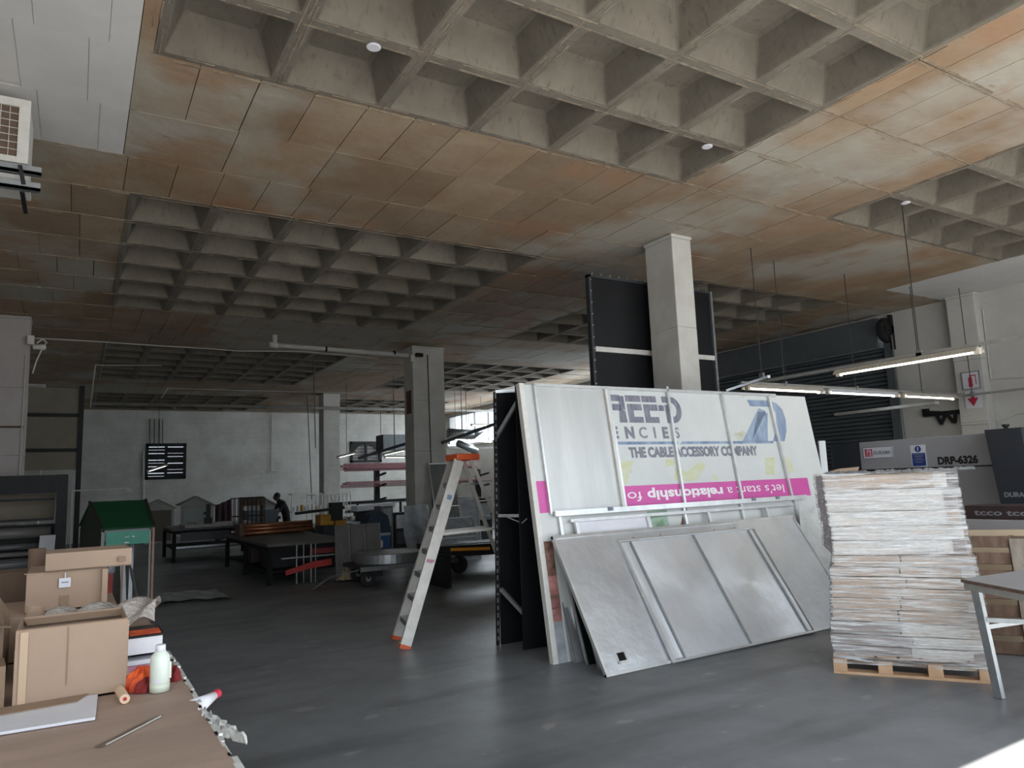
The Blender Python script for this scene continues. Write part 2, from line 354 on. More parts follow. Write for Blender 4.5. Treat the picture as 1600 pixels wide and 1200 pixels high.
# flat regions: Y bands
bands = []
y = YF
ylist = []
def add_rows(y0, y1, n, infield):
    for k in range(n): ylist.append((y0+(y1-y0)*k/n, y0+(y1-y0)*(k+1)/n, infield))
add_rows(YF, .18, 1, False)
for k, (fy, ny) in enumerate(FY):
    e = fy + ny*PY; add_rows(fy, e, ny, True)
    nx_ = FY[k+1][0] if k+1 < len(FY) else YB
    add_rows(e, nx_, max(1, round((nx_-e)/.96)), False)
flat = []
for (fx, nx), in [((FX[0][0], FX[0][1]),)]: pass
f0, f1, g0, g1 = FX[0][0], FX[0][0]+6*PX, FX[1][0], FX[1][0]+5*PX
for (y0, y1, inf) in ylist:
    segs = [(XL, f0), (f1, g0), (g1, XR)] if inf else [(XL, XR)]
    for (a, b) in segs:
        x = a; first = True
        wdt = .45 if a > -1 or not inf else .72
        while x < b - 1e-4:
            x2 = x + (random.choice((.45, .45, .45, .46, .44, .45, .9)) if not first else random.uniform(.2, .45)); first = False
            if b - x2 < .18: x2 = b
            # keep joints on the white patches' edges
            for e in (LX1, WX0):
                if x < e - .02 < x2 and ((e == LX1 and y0 < LY1) or (e == WX0 and y0 < WY1)): x2 = e
            white = (x2 <= LX1+.01 and y0 < LY1-.3) or (x >= WX0-.01 and y0 < WY1-.3)
            flat.append((x, y0, x2, y1, white)); x = x2
flat.sort(key=lambda t: (t[0]+t[2])**2/4 + (t[1]+t[3])**2/4)
tile0 = None; nt_ = 0; rest = MB(); restw = MB()
for (x0, y0, x1, y1, white) in flat:
    g = random.uniform(.002, .006); dz = random.uniform(0, .006)
    seen = vis(((x0+x1)/2, (y0+y1)/2, CZ))
    if white:
        g = .0015
    if seen and nt_ < 280:
        nt_ += 1
        o = part('soffit_panel', MB().box(x0+g, y0+g, CZ+dz*(.3 if white else 1), x1-g, y1-g, CZ+.035), m_wceil if white else m_tile, ceil_)
    else:
        (restw if white else rest).box(x0+g, y0+g, CZ+dz, x1-g, y1-g, CZ+.035)
part('further_soffit_panels', rest, m_tile, ceil_, kind='stuff')
if restw.v: part('further_white_soffit_panels', restw, m_wceil, ceil_, kind='stuff')
back = MB()
for (y0, y1, inf) in ylist:
    for (a, b) in ([(XL, f0), (f1, g0), (g1, XR)] if inf else [(XL, XR)]): back.box(a, y0, CZ+.03, b, y1, CZ+.34)
part('soffit_slab', back, m_mortar, ceil_)
seam = MB(); rs = random.Random(3)
for (y0, y1, inf) in ylist:
    if y0 < 0 or y0 > 20: continue
    for (a, b) in ([(XL, f0), (f1, g0), (g1, XR)]):
        x = a; dy = 0
        while x < b:
            x2 = min(b, x + rs.uniform(.1, .35)); dy = dy*.5 + rs.uniform(-.006,.006)
            if not (x < LX1 + .05 and y0 < LY1 + .3) and not (x2 > WX0 and y0 < WY1):
                if rs.random() < .85: seam.frm((x, y0-.028+dy, CZ+.01), (x2-x, rs.uniform(-.005,.005), 0), (0, rs.uniform(.008,.016), 0), (0, 0, -rs.uniform(.012,.019)))
                if rs.random() < .6: seam.frm((x, y0+.016+dy, CZ+.01), (x2-x, rs.uniform(-.005,.005), 0), (0, rs.uniform(.005,.012), 0), (0, 0, -rs.uniform(.012,.016)))
            x = x2
for fx, nx in FX:                                  # arrises and spilt mortar along the waffle ribs
    for fy, ny in FY[:2]:
        for j in range(ny+1):
            x = fx
            while x < fx+nx*PX:
                x2 = x + rs.uniform(.03, .16)
                for yo in (-.045, .035):
                    if rs.random() < .7: seam.box(x, fy+j*PY+yo+rs.uniform(-.004,.004), CZ-rs.uniform(.001,.006), min(x2, fx+nx*PX), fy+j*PY+yo+rs.uniform(.006,.016), CZ+.005)
                x = x2
        for i in range(nx+1):
            y = fy
            while y < fy+ny*PY:
                y2 = min(y + rs.uniform(.05, .25), fy+ny*PY)
                for xo in (-.04, .0, .03):
                    if rs.random() < .55: seam.box(fx+i*PX+xo+rs.uniform(-.004,.004), y, CZ-rs.uniform(.001,.005), fx+i*PX+xo+rs.uniform(.005,.011), y2, CZ+.005)
                y = y2
part('mortar_seams', seam, m_seam, ceil_, kind='stuff')

# columns
def column(x0, y0, x1, y1, label, m=m_white, top=True):
    mb = MB()
    n = 12
    hs = [0, 1.2, 2.4, 3.6, CZ-.05, CZ]
    r = random.Random(int(x0*100))
    for i in range(len(hs)-1):
        e = r.uniform(-.004, .004) if i < 4 else .012
        mb.box(x0-e, y0-e, hs[i], x1+e, y1+e, hs[i+1])
    return solo('column', mb, m, label, 'column', kind='structure', bevel=.012)
column(6.86, 6.93, 7.22, 7.48, 'white painted concrete column rising behind the printed sign sheets')
cq = column(6.70, 15.5, 7.52, 16.05, 'broad white painted column behind the step ladder')
column(7.2, 24.4, 7.78, 24.95, 'narrow white column far back beside the maroon rack')
part('conduit', MB().tube((7.13,15.48,.4), (7.08,15.48,4.7), .012), m_wire, cq)
part('rust_patch', MB().box(6.69, 15.62, 3.3, 6.705, 15.9, 3.85), m_woodd, cq)
column(14.66, 6.9, 14.9, 7.42, 'white wall pier with the fire extinguisher sign', m_wblock_y)
pil = column(-1.9, 15.3, -.82, 15.8, 'pinkish white pier at the left edge of the hall', m_pinkish)
part('horizontal_conduit', MB().tube((-1.9,15.28,2.9), (-.84,15.28,2.9), .018), m_woodd, pil)
part('corner_conduit', MB().tube((-.86,15.27,.5), (-.86,15.27,4.2), .012), m_whitewire, pil)
s_ = part('socket_box', MB().box(-1.35,15.22,.52,-1.08,15.3,.74), m_pinkish, pil, bevel=.01)
part('plug', MB().box(-1.24,15.16,.59,-1.17,15.22,.66), m_blackmetal, s_)
pl2 = column(-2.2, 24.3, -.88, 24.8, 'grey-white pier standing behind the left pier')
part('beam_bracket', MB().box(-2.2,24.22,3.95,-.85,24.3,4.03), m_blackmetal, pl2)

# windows
for nm, a, n in (('window_1', a1, 11), ('window_2', a2, 7)):
    W = MB(); t = .10
    W.box(a[0], YB-.06, a[2], a[0]+t, YB+.1, a[3]).box(a[1]-t, YB-.06, a[2], a[1], YB+.1, a[3]).box(a[0], YB-.06, a[2], a[1], YB+.1, a[2]+t).box(a[0], YB-.06, a[3]-t, a[1], YB+.1, a[3])
    wo = struct(nm, W, m_blackmetal)
    xm = (a[0]+a[1])/2
    part('mullion', MB().box(xm-.05, YB-.04, a[2], xm+.05, YB+.08, a[3]), m_blackmetal, wo)
    for k in range(n):
        z = a[2] + (a[3]-a[2])*(k+.5)/n
        if nm == 'window_1': part('louvre', MB().box(a[0]+t, YB-.02, z-.058, xm-.05, YB+.05, z+(.05,.03,.066,.035)[k % 4]).box(xm+.05, YB-.02, z-.06, a[1]-t, YB+.05, z+(.066,.04,.05,.066,.03)[k % 5]), m_blackmetal, wo)
        else: part('glazing_bar', MB().bar((a[0], YB-.03, z), (a[1], YB-.03, z), .025), m_blackmetal, wo)
    if nm == 'window_2':
        poly = []
        cx_, rr_ = xm, (a[1]-a[0])/2-.12
        zc = a[3]-rr_-.12
        for sgn in (-1, 1):
            P_ = [(cx_+sgn*(a[1]-a[0])/2, YB, a[3])] + [(cx_+sgn*rr_*math.cos(t), YB, zc+rr_*math.sin(t)) for t in [PI/2*k/8 for k in range(8, -1, -1)]] + [(cx_+sgn*(a[1]-a[0])/2, YB, zc)]
            part('arch_spandrel', MB().prism(P_, (0,.06,0)), m_blackmetal, wo)
    part('pane', MB().box(a[0], YB+.15, a[2], a[1], YB+.16, a[3]), M('dusty_pane', (.35,.30,.27), (.2,.17,.15), 3, .4, alpha=.86) if nm == 'window_2' else M('clear_pane', (.4,.4,.4), None, 3, .3, alpha=.55), wo)
w3 = struct('window_3', MB().box(XR-.02, 15.5, 3.3, XR+.1, 30.3, 3.38).box(XR-.02, 15.5, 4.7, XR+.1, 30.3, 4.76), m_galv)
for k in range(13):
    y = 15.5 + 14.8*k/12; part('mullion', MB().box(XR, y-.03, 3.35, XR+.06, y+.03, 4.72), m_galv, w3)
wp = part('pane', MB().box(XR+.05, 15.5, 3.35, XR+.056, 30.3, 4.72), M('window_glass', (.9,.93,.95), None, 3, .1, alpha=.12), w3)

# roller shutter
d1 = bpy.data.objects.new('door_1', None); COL.objects.link(d1); d1['kind'] = 'structure'; OFF['door_1'] = Vector((0,0,0))
nsl = 46; z0 = 0; hgt = 4.2
for k in range(nsl):
    za = hgt*k/nsl; zb = hgt*(k+1)/nsl; zm = (za+zb)/2; n = 4
    pr = [(XR+.02, 0, za), (XR-.035, 0, za+.012), (XR-.05, 0, zm), (XR-.035, 0, zb-.02), (XR+.02, 0, zb)]
    mb = MB(); mb.prism([(p[0]+.08, 8.86, p[2]) for p in pr], (0, 5.66, 0)); part('shutter_slat', mb, m_shut, d1)
part('guide_rail', MB().box(XR-.08, 8.72, 0, XR+.1, 8.88, 4.3), m_shut, d1); part('guide_rail', MB().box(XR-.08, 14.5, 0, XR+.1, 14.66, 4.3), m_shut, d1)
part('shutter_hood', MB().box(XR-.22, 8.92, 4.15, XR+.1, 14.5, 4.82), m_shut, d1, bevel=.02)
part('hood_trim', MB().box(XR-.235, 8.95, 4.14, XR-.2, 14.5, 4.17), m_galv, d1)
part('drive_gear', MB().lathe([(.05,-.1),(.26,-.08),(.28,0),(.26,.03),(.06,.05)], (XR-.15, 8.78, 4.52), 18, 'y'), m_blackmetal, d1)
part('gear_bracket', MB().box(XR-.1, 8.66, 4.1, XR, 8.72, 4.85).box(XR-.3, 8.66, 4.45, XR, 8.7, 4.6), m_blackmetal, d1)
part('hand_chain', MB().path([(XR-.12, 8.66, 4.4), (XR-.12, 8.62, 2.6), (XR-.12, 8.6, 1.9)], .014), m_galv, d1)

# conduits, sign and bracket on the right wall
X_ = XR-.02
solo('wall_conduit', MB().path([(X_,6.87,4.55),(X_,6.9,4.63),(X_,6.78,4.66)], .014).path([(X_,6.87,4.55),(X_,6.88,3.2),(X_,6.33,3.15),(X_,5.4,3.18)], .014), m_white, 'thin painted conduit running down and along the right wall beside the pier', 'conduit')
solo('wall_cable', MB().path([(X_,5.4,2.55),(X_,6.5,2.5),(X_,6.79,2.4),(X_,6.88,2.33)], .014).path([(14.64,6.92,2.36),(14.64,7.4,2.37)], .012), m_white, 'lower painted cable crossing the wall pier above the grey press', 'cable')
fx = solo('fire_extinguisher_sign', MB().box(14.64, 6.97, 3.04, 14.657, 7.28, 3.36).box(14.64, 6.98, 2.66, 14.657, 7.27, 3.0), m_paper, 'white and red fire extinguisher sign with arrow on wall pier', 'sign')
part('extinguisher_symbol', MB().box(14.636, 7.10, 3.07, 14.64, 7.17, 3.26).box(14.636, 7.11, 3.27, 14.64, 7.15, 3.3).box(14.636, 7.05, 3.28, 14.64, 7.12, 3.3).box(14.636, 7.03, 3.12, 14.64, 7.045, 3.3), m_redsign, fx)
part('arrow_symbol', MB().prism([(14.637,7.16,2.98),(14.637,7.10,2.98),(14.637,7.10,2.86),(14.637,7.03,2.86),(14.637,7.13,2.70),(14.637,7.23,2.86),(14.637,7.16,2.86)], (.003,0,0)), m_redsign, fx)
part('sign_border', MB().box(14.634,6.96,3.03,14.64,6.975,3.37).box(14.634,7.275,3.03,14.64,7.29,3.37).box(14.634,6.96,3.355,14.64,7.29,3.37).box(14.634,6.96,3.03,14.64,7.29,3.045), m_grey, fx)
solo('pipe_bracket', MB().bar((14.8,8.15,2.70),(14.8,7.55,2.62),.05).box(14.78,8.1,2.62,14.88,8.2,2.76).bar((14.8,7.95,2.66),(14.8,7.85,2.42),.05).bar((14.8,7.75,2.64),(14.8,7.85,2.42),.05).bar((14.8,7.75,2.64),(14.8,7.62,2.44),.05).bar((14.8,7.56,2.64),(14.8,7.6,2.42),.05).box(14.8,7.5,2.6,14.9,8.2,2.68), m_blackmetal, 'black steel zigzag bracket fixed to wall left of the pier', 'bracket')

# ------------------------------------------------------------------ lighting runs hung from the ceiling
def fitting(p, q, label, glow, group='fluorescent fittings over the press', body=m_fit):
    p = Vector(p); q = Vector(q); d = (q-p).normalized(); a = d.cross(Vector((0,0,1))).normalized(); L_ = (q-p).length
    t = thing('fluorescent_light', label, 'light', tuple((p+q)/2), group)
    z = Vector((0,0,1))
    prof = [a*-.10 - z*.06, a*-.045, a*.045, a*.10 - z*.06, a*.095 - z*.066, a*.04-z*.01, a*-.04-z*.01, a*-.095-z*.066]
    part('reflector', MB().prism([p + v for v in prof], d*L_), body, t)
    part('tube', MB().tube(p + d*.06 - z*.055, q - d*.06 - z*.055, .019, 8), glow, t, smooth=True)
    for e, s in ((p, 1), (q, -1)):
        part('lamp_holder', MB().frm(e + d*s*.0 - a*.03 - z*.09, a*.06, z*.09, d*s*.06), m_fit, t)
    return t
solo('strut_channel', MB().box(8.9, 3.0, 2.96, 8.945, 7.6, 3.0), m_strut, 'grey strut channel carrying the nearest lit tube', 'rail')
fitting((8.92, 4.2, 2.955), (8.92, 6.05, 2.955), 'nearest lit fluorescent fitting with tan reflector, over the pallet stack', m_glow)
solo('strut_channel', MB().box(8.3, 7.18, 2.9, 14.35, 7.22, 2.94).box(8.3,7.17,2.935,14.35,7.23,2.94), m_strut, 'grey strut channel carrying three lit tubes in a row', 'rail')
for (x0, x1, g, lb, bd) in ((8.42, 10.15, m_glow, 'left one of three lit fittings in a row, tan reflector, above the sign corner', m_fit), (10.3, 12.2, m_glowc, 'middle one of three lit fittings in a row, cool white tube', m_paper), (12.4, 14.1, m_glow, 'right one of three lit fittings in a row, yellow-tinged end', m_fit)):
    fitting((x0, 7.2, 2.9), (x1, 7.2, 2.9), lb, g, body=bd)
solo('strut_channel', MB().box(14.15, 3.5, 2.86, 14.19, 7.18, 2.9), m_strut, 'grey strut channel running forward from the right end of the row', 'rail')
solo('strut_channel', MB().bar((12.0, 6.4, 2.62), (12.1, 8.3, 2.62), .12, .05), m_strut, 'dull unlit batten hanging below the row of lit tubes', 'rail')
solo('strut_channel', MB().bar((7.7, 6.2, 2.84), (8.85, 7.95, 2.92), .035), m_galv, 'thin loose strut sloping above the printed sign', 'rail')
solo('lamp_hanger', MB().tube((12.56,9.68,2.54),(12.56,9.68,CZ+.01),.006,5), m_wire, 'thin hanger of the small hooded lamp by the shutter', 'wire')
solo('wire_run', MB().tube((12.1,8.3,2.62), (12.6,9.9,2.6), .012), m_wire, 'thin dark wire behind the lit row in front of the shutter', 'wire')
fitting((12.5, 9.5, 2.55), (12.62, 9.85, 2.55), 'small hooded lamp hanging before the roller shutter', m_glowc)
for k, (x, y, z, lb) in enumerate(((8.44,6.92,3.0,'thin hanger rod left of all, ending above the sign'), (9.29,7.2,2.94,'second hanger rod from the column, holding the left lit fitting'), (11.09,7.2,2.94,'hanger rod holding the middle lit fitting'), (8.92,4.9,3.0,'near hanger rod holding the nearest lit fitting'), (13.05,7.2,2.94,'hanger rod holding the right lit fitting'), (14.1,6.87,2.9,'hanger rod close to the wall pier'))):
    t = thing('hanger_rod', lb, 'rod', (x, y, z), 'hanger rods of the lighting struts')
    part('rod', MB().tube((x, y, z), (x, y, CZ+.01), .007, 6), m_wire, t)
    part('hook', MB().box(x-.02, y-.035, z-.06, x+.02, y+.035, z+.03), m_galv, t)
# far lighting runs
k = 0
for (x0, y0, x1, y1, Y, lb) in ((527,712,556,705,22,'tilted lit tube far back in front of the arched window'), (598,708,634,700,20,'lit tube left of the broad column'), (600,712,634,712,24,'cool lit tube behind the tilted one beside the duct'), (700,683,724,676,20,'small warm lit tube right of the broad column'), (736,662,768,662,24,'upper lit tube seen between column and black frames'), (698,683,768,689,26,'long lit tube behind the ladder top'), (698,694,768,694,28,'lowest lit tube behind the orange ladder cap'), (230,734,262,724,26,'bright tilted lit tube in front of the louvred window')):
    p, q = at(x0, y0, Y), at(x1, y1, Y); fitting(p, q, lb, m_glowc, 'lit tubes at the far end'); k += 1
    m_ = (p+q)/2; solo('hanger_wire', MB().tube((m_.x, m_.y, m_.z), (m_.x, m_.y, CZ+.01), .008, 5), m_wire, 'thin wire holding the ' + lb, 'wire')
for (x0, y0, x1, y1, Y, r, m, lb) in ((690,692,775,662,15,.05,m_darkgrey,'dark strut sloping up right of the broad column'), (560,716,638,692,17,.05,m_darkgrey,'dark strut sloping up left of the broad column'), (700,700,790,700,23,.05,m_strut,'grey level strut behind the ladder')):
    solo('ceiling_strut', MB().bar(at(x0,y0,Y), at(x1,y1,Y), r, .07), m, lb, 'rail')

# ------------------------------------------------------------------ pipes, cables, small ceiling fixings
pp = solo('drain_pipe', MB().tube((3.45,15.4,4.68), (6.55,15.4,4.64), .05, 12).tube((3.5,15.4,4.68),(3.5,15.4,4.9),.05,12), m_white, 'white drain pipe under the ceiling left of the broad column', 'pipe', smooth=True)
part('elbow', MB().lathe([(.02,-.09),(.065,-.08),(.065,.08),(.02,.09)], (3.48,15.4,4.68), 12, 'x'), m_white, pp, smooth=True)
for x in (4.6, 6.2): part('pipe_clip', MB().lathe([(.052,-.02),(.062,-.02),(.062,.02),(.052,.02)], (x,15.4,4.665), 12, 'x'), m_blackmetal, pp)
lp = solo('ceiling_pipe', MB().tube((-.9,24,4.33), (14.8,24,4.36), .05, 10), m_strut, 'long brown-grey pipe crossing the far ceiling from pier to wall', 'pipe', smooth=True)
solo('slack_cable', MB().path([at(48,528,15.3), at(140,533,15.3), at(260,541,15.3), at(330,545,15.3), at(375,548.5,15.3), at(470,549,15.3), at(560,557,15.3), at(592,561,15.3)], .013), m_whitewire, 'slack white cable sagging from the left pier along the ceiling', 'cable')
solo('ceiling_conduit', MB().path([at(252,571,19), at(149,570.5,19), at(141,637,20)], .013), m_whitewire, 'bent thin conduit on the dark far ceiling at left', 'conduit')
solo('ceiling_wire', MB().path([at(252,622,22), at(262,606.5,22), at(372,610,22), at(560,614,22)], .013), m_whitewire, 'faint white wire on the far ceiling between left and column', 'wire')
solo('wall_drop_wire', MB().path([at(480,618,23.5), at(481,640,23.5), at(487,780,23.5)], .014), m_wire, 'dark wire dropping left of the narrow far column', 'wire')
for k, (px, lb) in enumerate(((234,'leftmost'), (241,'second'), (249,'third'), (254,'rightmost'))):
    solo('window_drop_wire', MB().tube(at(px,655,YB-.06), at(px,693,YB-.06), .016, 5), m_wire, lb + ' of four thin wires running down to the louvred window', 'wire', 'wires above the louvred window')
solo('wall_conduit', MB().path([at(425,650,YB-.05), at(424,736,YB-.05), at(432,737,YB-.05)], .02).path([at(432,737,YB-.05), at(360,745,YB-.05)], .012), m_white, 'thin conduit down the back wall right of the louvred window', 'conduit')
solo('wall_conduit', MB().path([at(224,705,YB-.05), at(224,800,YB-.05)], .03), m_white, 'pale conduit on the back wall left of the louvred window', 'conduit')
solo('curtain_rail', MB().tube(at(113,767,16), at(202,763,16), .014, 6).tube(at(113,767,16), (at(113,767,16).x,16,0), .014, 6).box(*at(198,768,16.02), *at(206,764,15.98)), m_edge, 'white rail bracket standing out above the green booth', 'rail')
solo('hanging_rod', MB().path([(at(490,653,18).x,18,CZ), at(493,700,18)], .012), m_wire, 'short thin dark rod in front of the narrow far column', 'rod')
for (x, y, lb) in ((1.80,4.78,'white ceiling disc on the first rib, left'), (5.35,4.815,'white ceiling disc on the first rib near the flat strip'), (8.81,4.79,'white ceiling disc at the right waffle field')):
    solo('ceiling_disc', MB().lathe([(.045,-.012),(.055,-.006),(.055,.0)], (x,y,CZ-.004), 20), m_paper, lb, 'disc')
cctv = thing('security_camera', 'small white security camera on the left pier near the ceiling', 'camera', (-.74,15.2,4.4))
part('mount', MB().box(-.84,15.12,4.36,-.74,15.28,4.52), m_edge, cctv); part('camera_body', MB().lathe([(.03,-.1),(.05,-.08),(.05,.08),(.03,.1)], (-.66,15.2,4.33), 10, 'x'), m_edge, cctv, smooth=True)
part('cable_loop', MB().path([(-.7,15.2,4.4),(-.62,15.2,4.48),(-.55,15.2,4.42),(-.6,15.2,4.36),(-.7,15.2,4.05),(-.74,15.2,3.85)], .012), m_edge, cctv)
c2 = thing('security_camera', 'small dark-lensed camera at the top of the broad column', 'camera', (6.7,15.4,4.62))
part('mount', MB().box(6.62,15.4,4.5,6.72,15.5,4.66), m_edge, c2); part('camera_body', MB().lathe([(.03,-.1),(.05,-.08),(.05,.08),(.03,.1)], (6.82,15.38,4.66), 10, 'x'), m_blackmetal, c2, smooth=True)

# air conditioner at upper left
ac = thing('air_conditioner', 'white window air conditioner with brown grille on grey brackets', 'air conditioner', (-.75,6.8,4.13))
part('casing', MB().box(-1.35,6.6,4.2,-.43,7.1,4.78), m_edge, ac, bevel=.02)
gr = part('grille', MB().box(-1.28,6.588,4.3,-.50,6.6,4.72), m_grille, ac)
g2 = MB()
for k in range(14): g2.box(-1.28+k*.06-.002, 6.58, 4.3, -1.28+k*.06+.002, 6.586, 4.72)
for k in range(8): g2.box(-1.28, 6.58, 4.3+k*.06-.002, -.5, 6.586, 4.3+k*.06+.002)
part('guard_wires', g2, m_edge, gr)
part('frame_edge', MB().box(-.5,6.57,4.25,-.425,6.598,4.785).box(-1.35,6.572,4.25,-.5,6.598,4.3).box(-1.35,6.572,4.72,-.5,6.598,4.785), m_edge, ac)
for zz, y0 in ((4.17, 6.52), (4.03, 6.50)): part('bracket_channel', MB().box(-1.4,y0,zz,-.33,y0+.05,zz+.05).box(-1.4,y0,zz,-.33,y0+.1,zz+.008), m_galv, ac)
part('bracket_arm', MB().bar((-.47,6.5,4.2),(-.44,6.5,4.05),.03).box(-.47,6.6,4.02,-.44,7.1,4.05), m_blackmetal, ac)
part('drip_tray', MB().box(-1.35,6.60,4.12,-.42,7.05,4.16), m_edge, ac)

# ------------------------------------------------------------------ sheets leaning on the column
def plane(Yb, Yt, L_):
    zt = math.sqrt(L_*L_-(Yt-Yb)**2); t = Vector((0, (Yt-Yb)/L_, zt/L_)); n = Vector((0, -t.z, t.y)); O = Vector((0, Yb, 0))
    return O, t, n
def PB(pl, mb, x0, x1, v0, v1, n0, n1):           # a block lying in a leaning plane
    O, t, n = pl; return mb.frm(O + Vector((x0,0,0)) + t*v0 + n*n0, Vector((x1-x0,0,0)), t*(v1-v0), n*(n1-n0))
def PP(pl, mb, pts, off, th=.0015):
    O, t, n = pl; return mb.prism([O + Vector((u,0,0)) + t*v + n*off for u, v in pts], n*th)
P1 = plane(5.48, 5.87, 2.57); O1, t1, n1 = P1
sg = thing('sign_sheet', 'large white printed sign sheet with navy lettering and pink band, leaning on column', 'sign', (5.8,5.5,0))
mb = MB(); PB(P1, mb, 3.69, 7.94, 0.0, 2.57, -.012, 0); part('sheet', mb, m_sign, sg)
mb = MB(); PB(P1, mb, 3.645, 3.70, 0, 2.585, -.06, .006); part('edge_profile', mb, m_edge, sg, bevel=.004)
off = .0015
mb = MB(); PB(P1, mb, 4.72, 7.63, 1.32, 1.535, 0, off); band = part('pink_band', mb, m_pink, sg)
mb = MB(); PB(P1, mb, 3.703, 3.80, 1.32, 1.62, 0, off); part('pink_band', mb, m_pink, sg)
mb = MB(); PB(P1, mb, 3.703, 3.80, .35, 1.0, 0, off); part('portrait_print', mb, m_skin_pr, sg)
mb = MB(); PB(P1, mb, 3.703, 3.80, .75, 1.06, off, 2*off); part('hair_print', mb, m_brown_pr, sg)
mb = MB(); PB(P1, mb, 3.703, 3.80, .55, .585, off, 2*off); PB(P1, mb, 3.703, 3.80, .46, .475, off, 2*off); part('portrait_shadow', mb, m_brown_pr, sg)
mb = MB(); PB(P1, mb, 3.703, 3.80, .0, .35, 0, off); part('grey_print', mb, m_plastic, sg)
mb = MB(); PB(P1, mb, 5.0, 5.27, 1.0, 1.27, 0, off); part('foliage_print', mb, m_green_pr, sg)
mb = MB(); PP(P1, mb, ((5.40,1.05),(5.52,1.05),(5.56,1.28),(5.50,1.24)), 0); part('hair_print', mb, m_brown_pr, sg)
def T(s, size, x, v, m, parent, name='lettering', bold=0, width=None, flip=False):
    u = Vector((1,0,0)); tt = t1
    if flip: u = -u; tt = -tt
    mb = text_mb(s, size, O1 + Vector((x,0,0)) + t1*v + n1*(2*off+.001), u, tt, bold, width=width); return part(name, mb, m, parent)
# REE-D
lg = MB()
def rect(mb, x0, v0, x1, v1, sk=0): PP(P1, mb, ((x0,v0),(x1,v0),(x1,v1),(x0,v1)), 0)
rect(lg, 4.72,2.43,4.88,2.5); rect(lg, 4.86,2.34,4.935,2.49); rect(lg, 4.72,2.33,4.88,2.40); PP(P1, lg, ((4.83,2.2),(4.94,2.2),(4.93,2.33),(4.85,2.35)), 0)
for x in (4.955, 5.18):
    rect(lg, x,2.43,x+.21,2.5); rect(lg, x+.01,2.2,x+.09,2.405); rect(lg, x+.09,2.335,x+.21,2.405); rect(lg, x+.09,2.2,x+.21,2.265)
rect(lg, 5.405,2.335,5.485,2.4); rect(lg, 5.47,2.43,5.56,2.5); rect(lg, 5.50,2.2,5.575,2.405)
ring = []
for k in range(13): t = -PI/2 + PI*k/12; ring.append((5.60+.14*math.cos(t), 2.35+.15*math.sin(t)))
for k in range(12, -1, -1): t = -PI/2 + PI*k/12; ring.append((5.60+.065*math.cos(t), 2.35+.08*math.sin(t)))
for k in range(12):
    a, b, c, d = ring[k], ring[k+1], ring[24-k], ring[25-k]; PP(P1, lg, (a, b, c, d), 0)
rect(lg, 5.55,2.43,5.6,2.5); rect(lg, 5.57,2.2,5.6,2.27)
part('logo_lettering', lg, m_navy, sg)
for ch, x, m, b in (('E',4.705,m_grey,.03), ('N',4.88,m_grey,.03), ('C',5.07,m_greyl,0), ('I',5.275,m_greyl,.01), ('E',5.40,m_grey,.03), ('S',5.575,m_greyl,0)): T(ch, .115, x, 2.035, m, sg, bold=b+.02)
mb = MB(); PB(P1, mb, 4.73, 5.6, 1.965, 1.995, 0, off); PP(P1, mb, ((5.62,1.965),(7.15,1.965),(7.15,1.995),(5.67,1.995)), 0); part('rule_line', mb, m_blueprint, sg)
T('THE CABLE ACCESSORY COMPANY', .10, 4.89, 1.83, m_grey, sg, bold=.05, width=1.95)
lg = MB()
PP(P1, lg, ((6.62,1.99),(6.78,1.99),(7.14,2.36),(7.02,2.40)), 0); PP(P1, lg, ((6.78,1.99),(7.06,1.99),(7.16,2.34),(7.0,2.36)), 0)
PP(P1, lg, ((6.88,2.42),(7.2,2.42),(7.25,2.50),(6.84,2.50)), 0)
arc = [(7.22,2.50),(7.36,2.47),(7.45,2.39),(7.47,2.27),(7.44,2.12),(7.36,1.99)]; inn = [(7.2,2.42),(7.28,2.40),(7.31,2.34),(7.29,2.25),(7.24,2.12),(7.15,1.99)]
for k in range(5): PP(P1, lg, (arc[k], arc[k+1], inn[k+1], inn[k]), 0)
part('logo_emblem', lg, m_blueprint, sg)
for s, x, wd, b in (("let's start a", 7.16, .95, 0), ('relationship', 6.14, 1.10, .035), ('fo', 4.965, .19, 0)):
    mb = text_mb(s, .095, O1 + Vector((x,0,0)) + t1*1.47 + n1*(2*off+.002), (-1,0,0), -t1, b, width=wd); part('lettering', mb, m_whitep, sg)
m_smudge = M('yellow_smudge_print', (.55,.56,.30), (.60,.615,.50), 7, .45, stretch=(1,1,2))
for q_ in (((4.74,1.57),(4.80,1.56),(4.86,1.68),(4.93,1.79),(4.80,1.80),(4.75,1.78)), ((5.45,1.57),(5.78,1.56),(5.95,1.72),(5.9,1.78),(5.66,1.66),(5.5,1.70)), ((5.36,1.72),(5.52,1.74),(5.5,1.80),(5.38,1.80)), ((6.0,1.56),(6.12,1.56),(6.10,1.61),(6.03,1.62)), ((6.9,1.6),(7.05,1.58),(7.12,1.8),(6.95,1.79)), ((7.28,1.6),(7.42,1.62),(7.38,1.78),(7.3,1.79))):
    mb = MB(); PP(P1, mb, q_, 0, .0008); part('yellow_smudge', mb, m_smudge, sg)
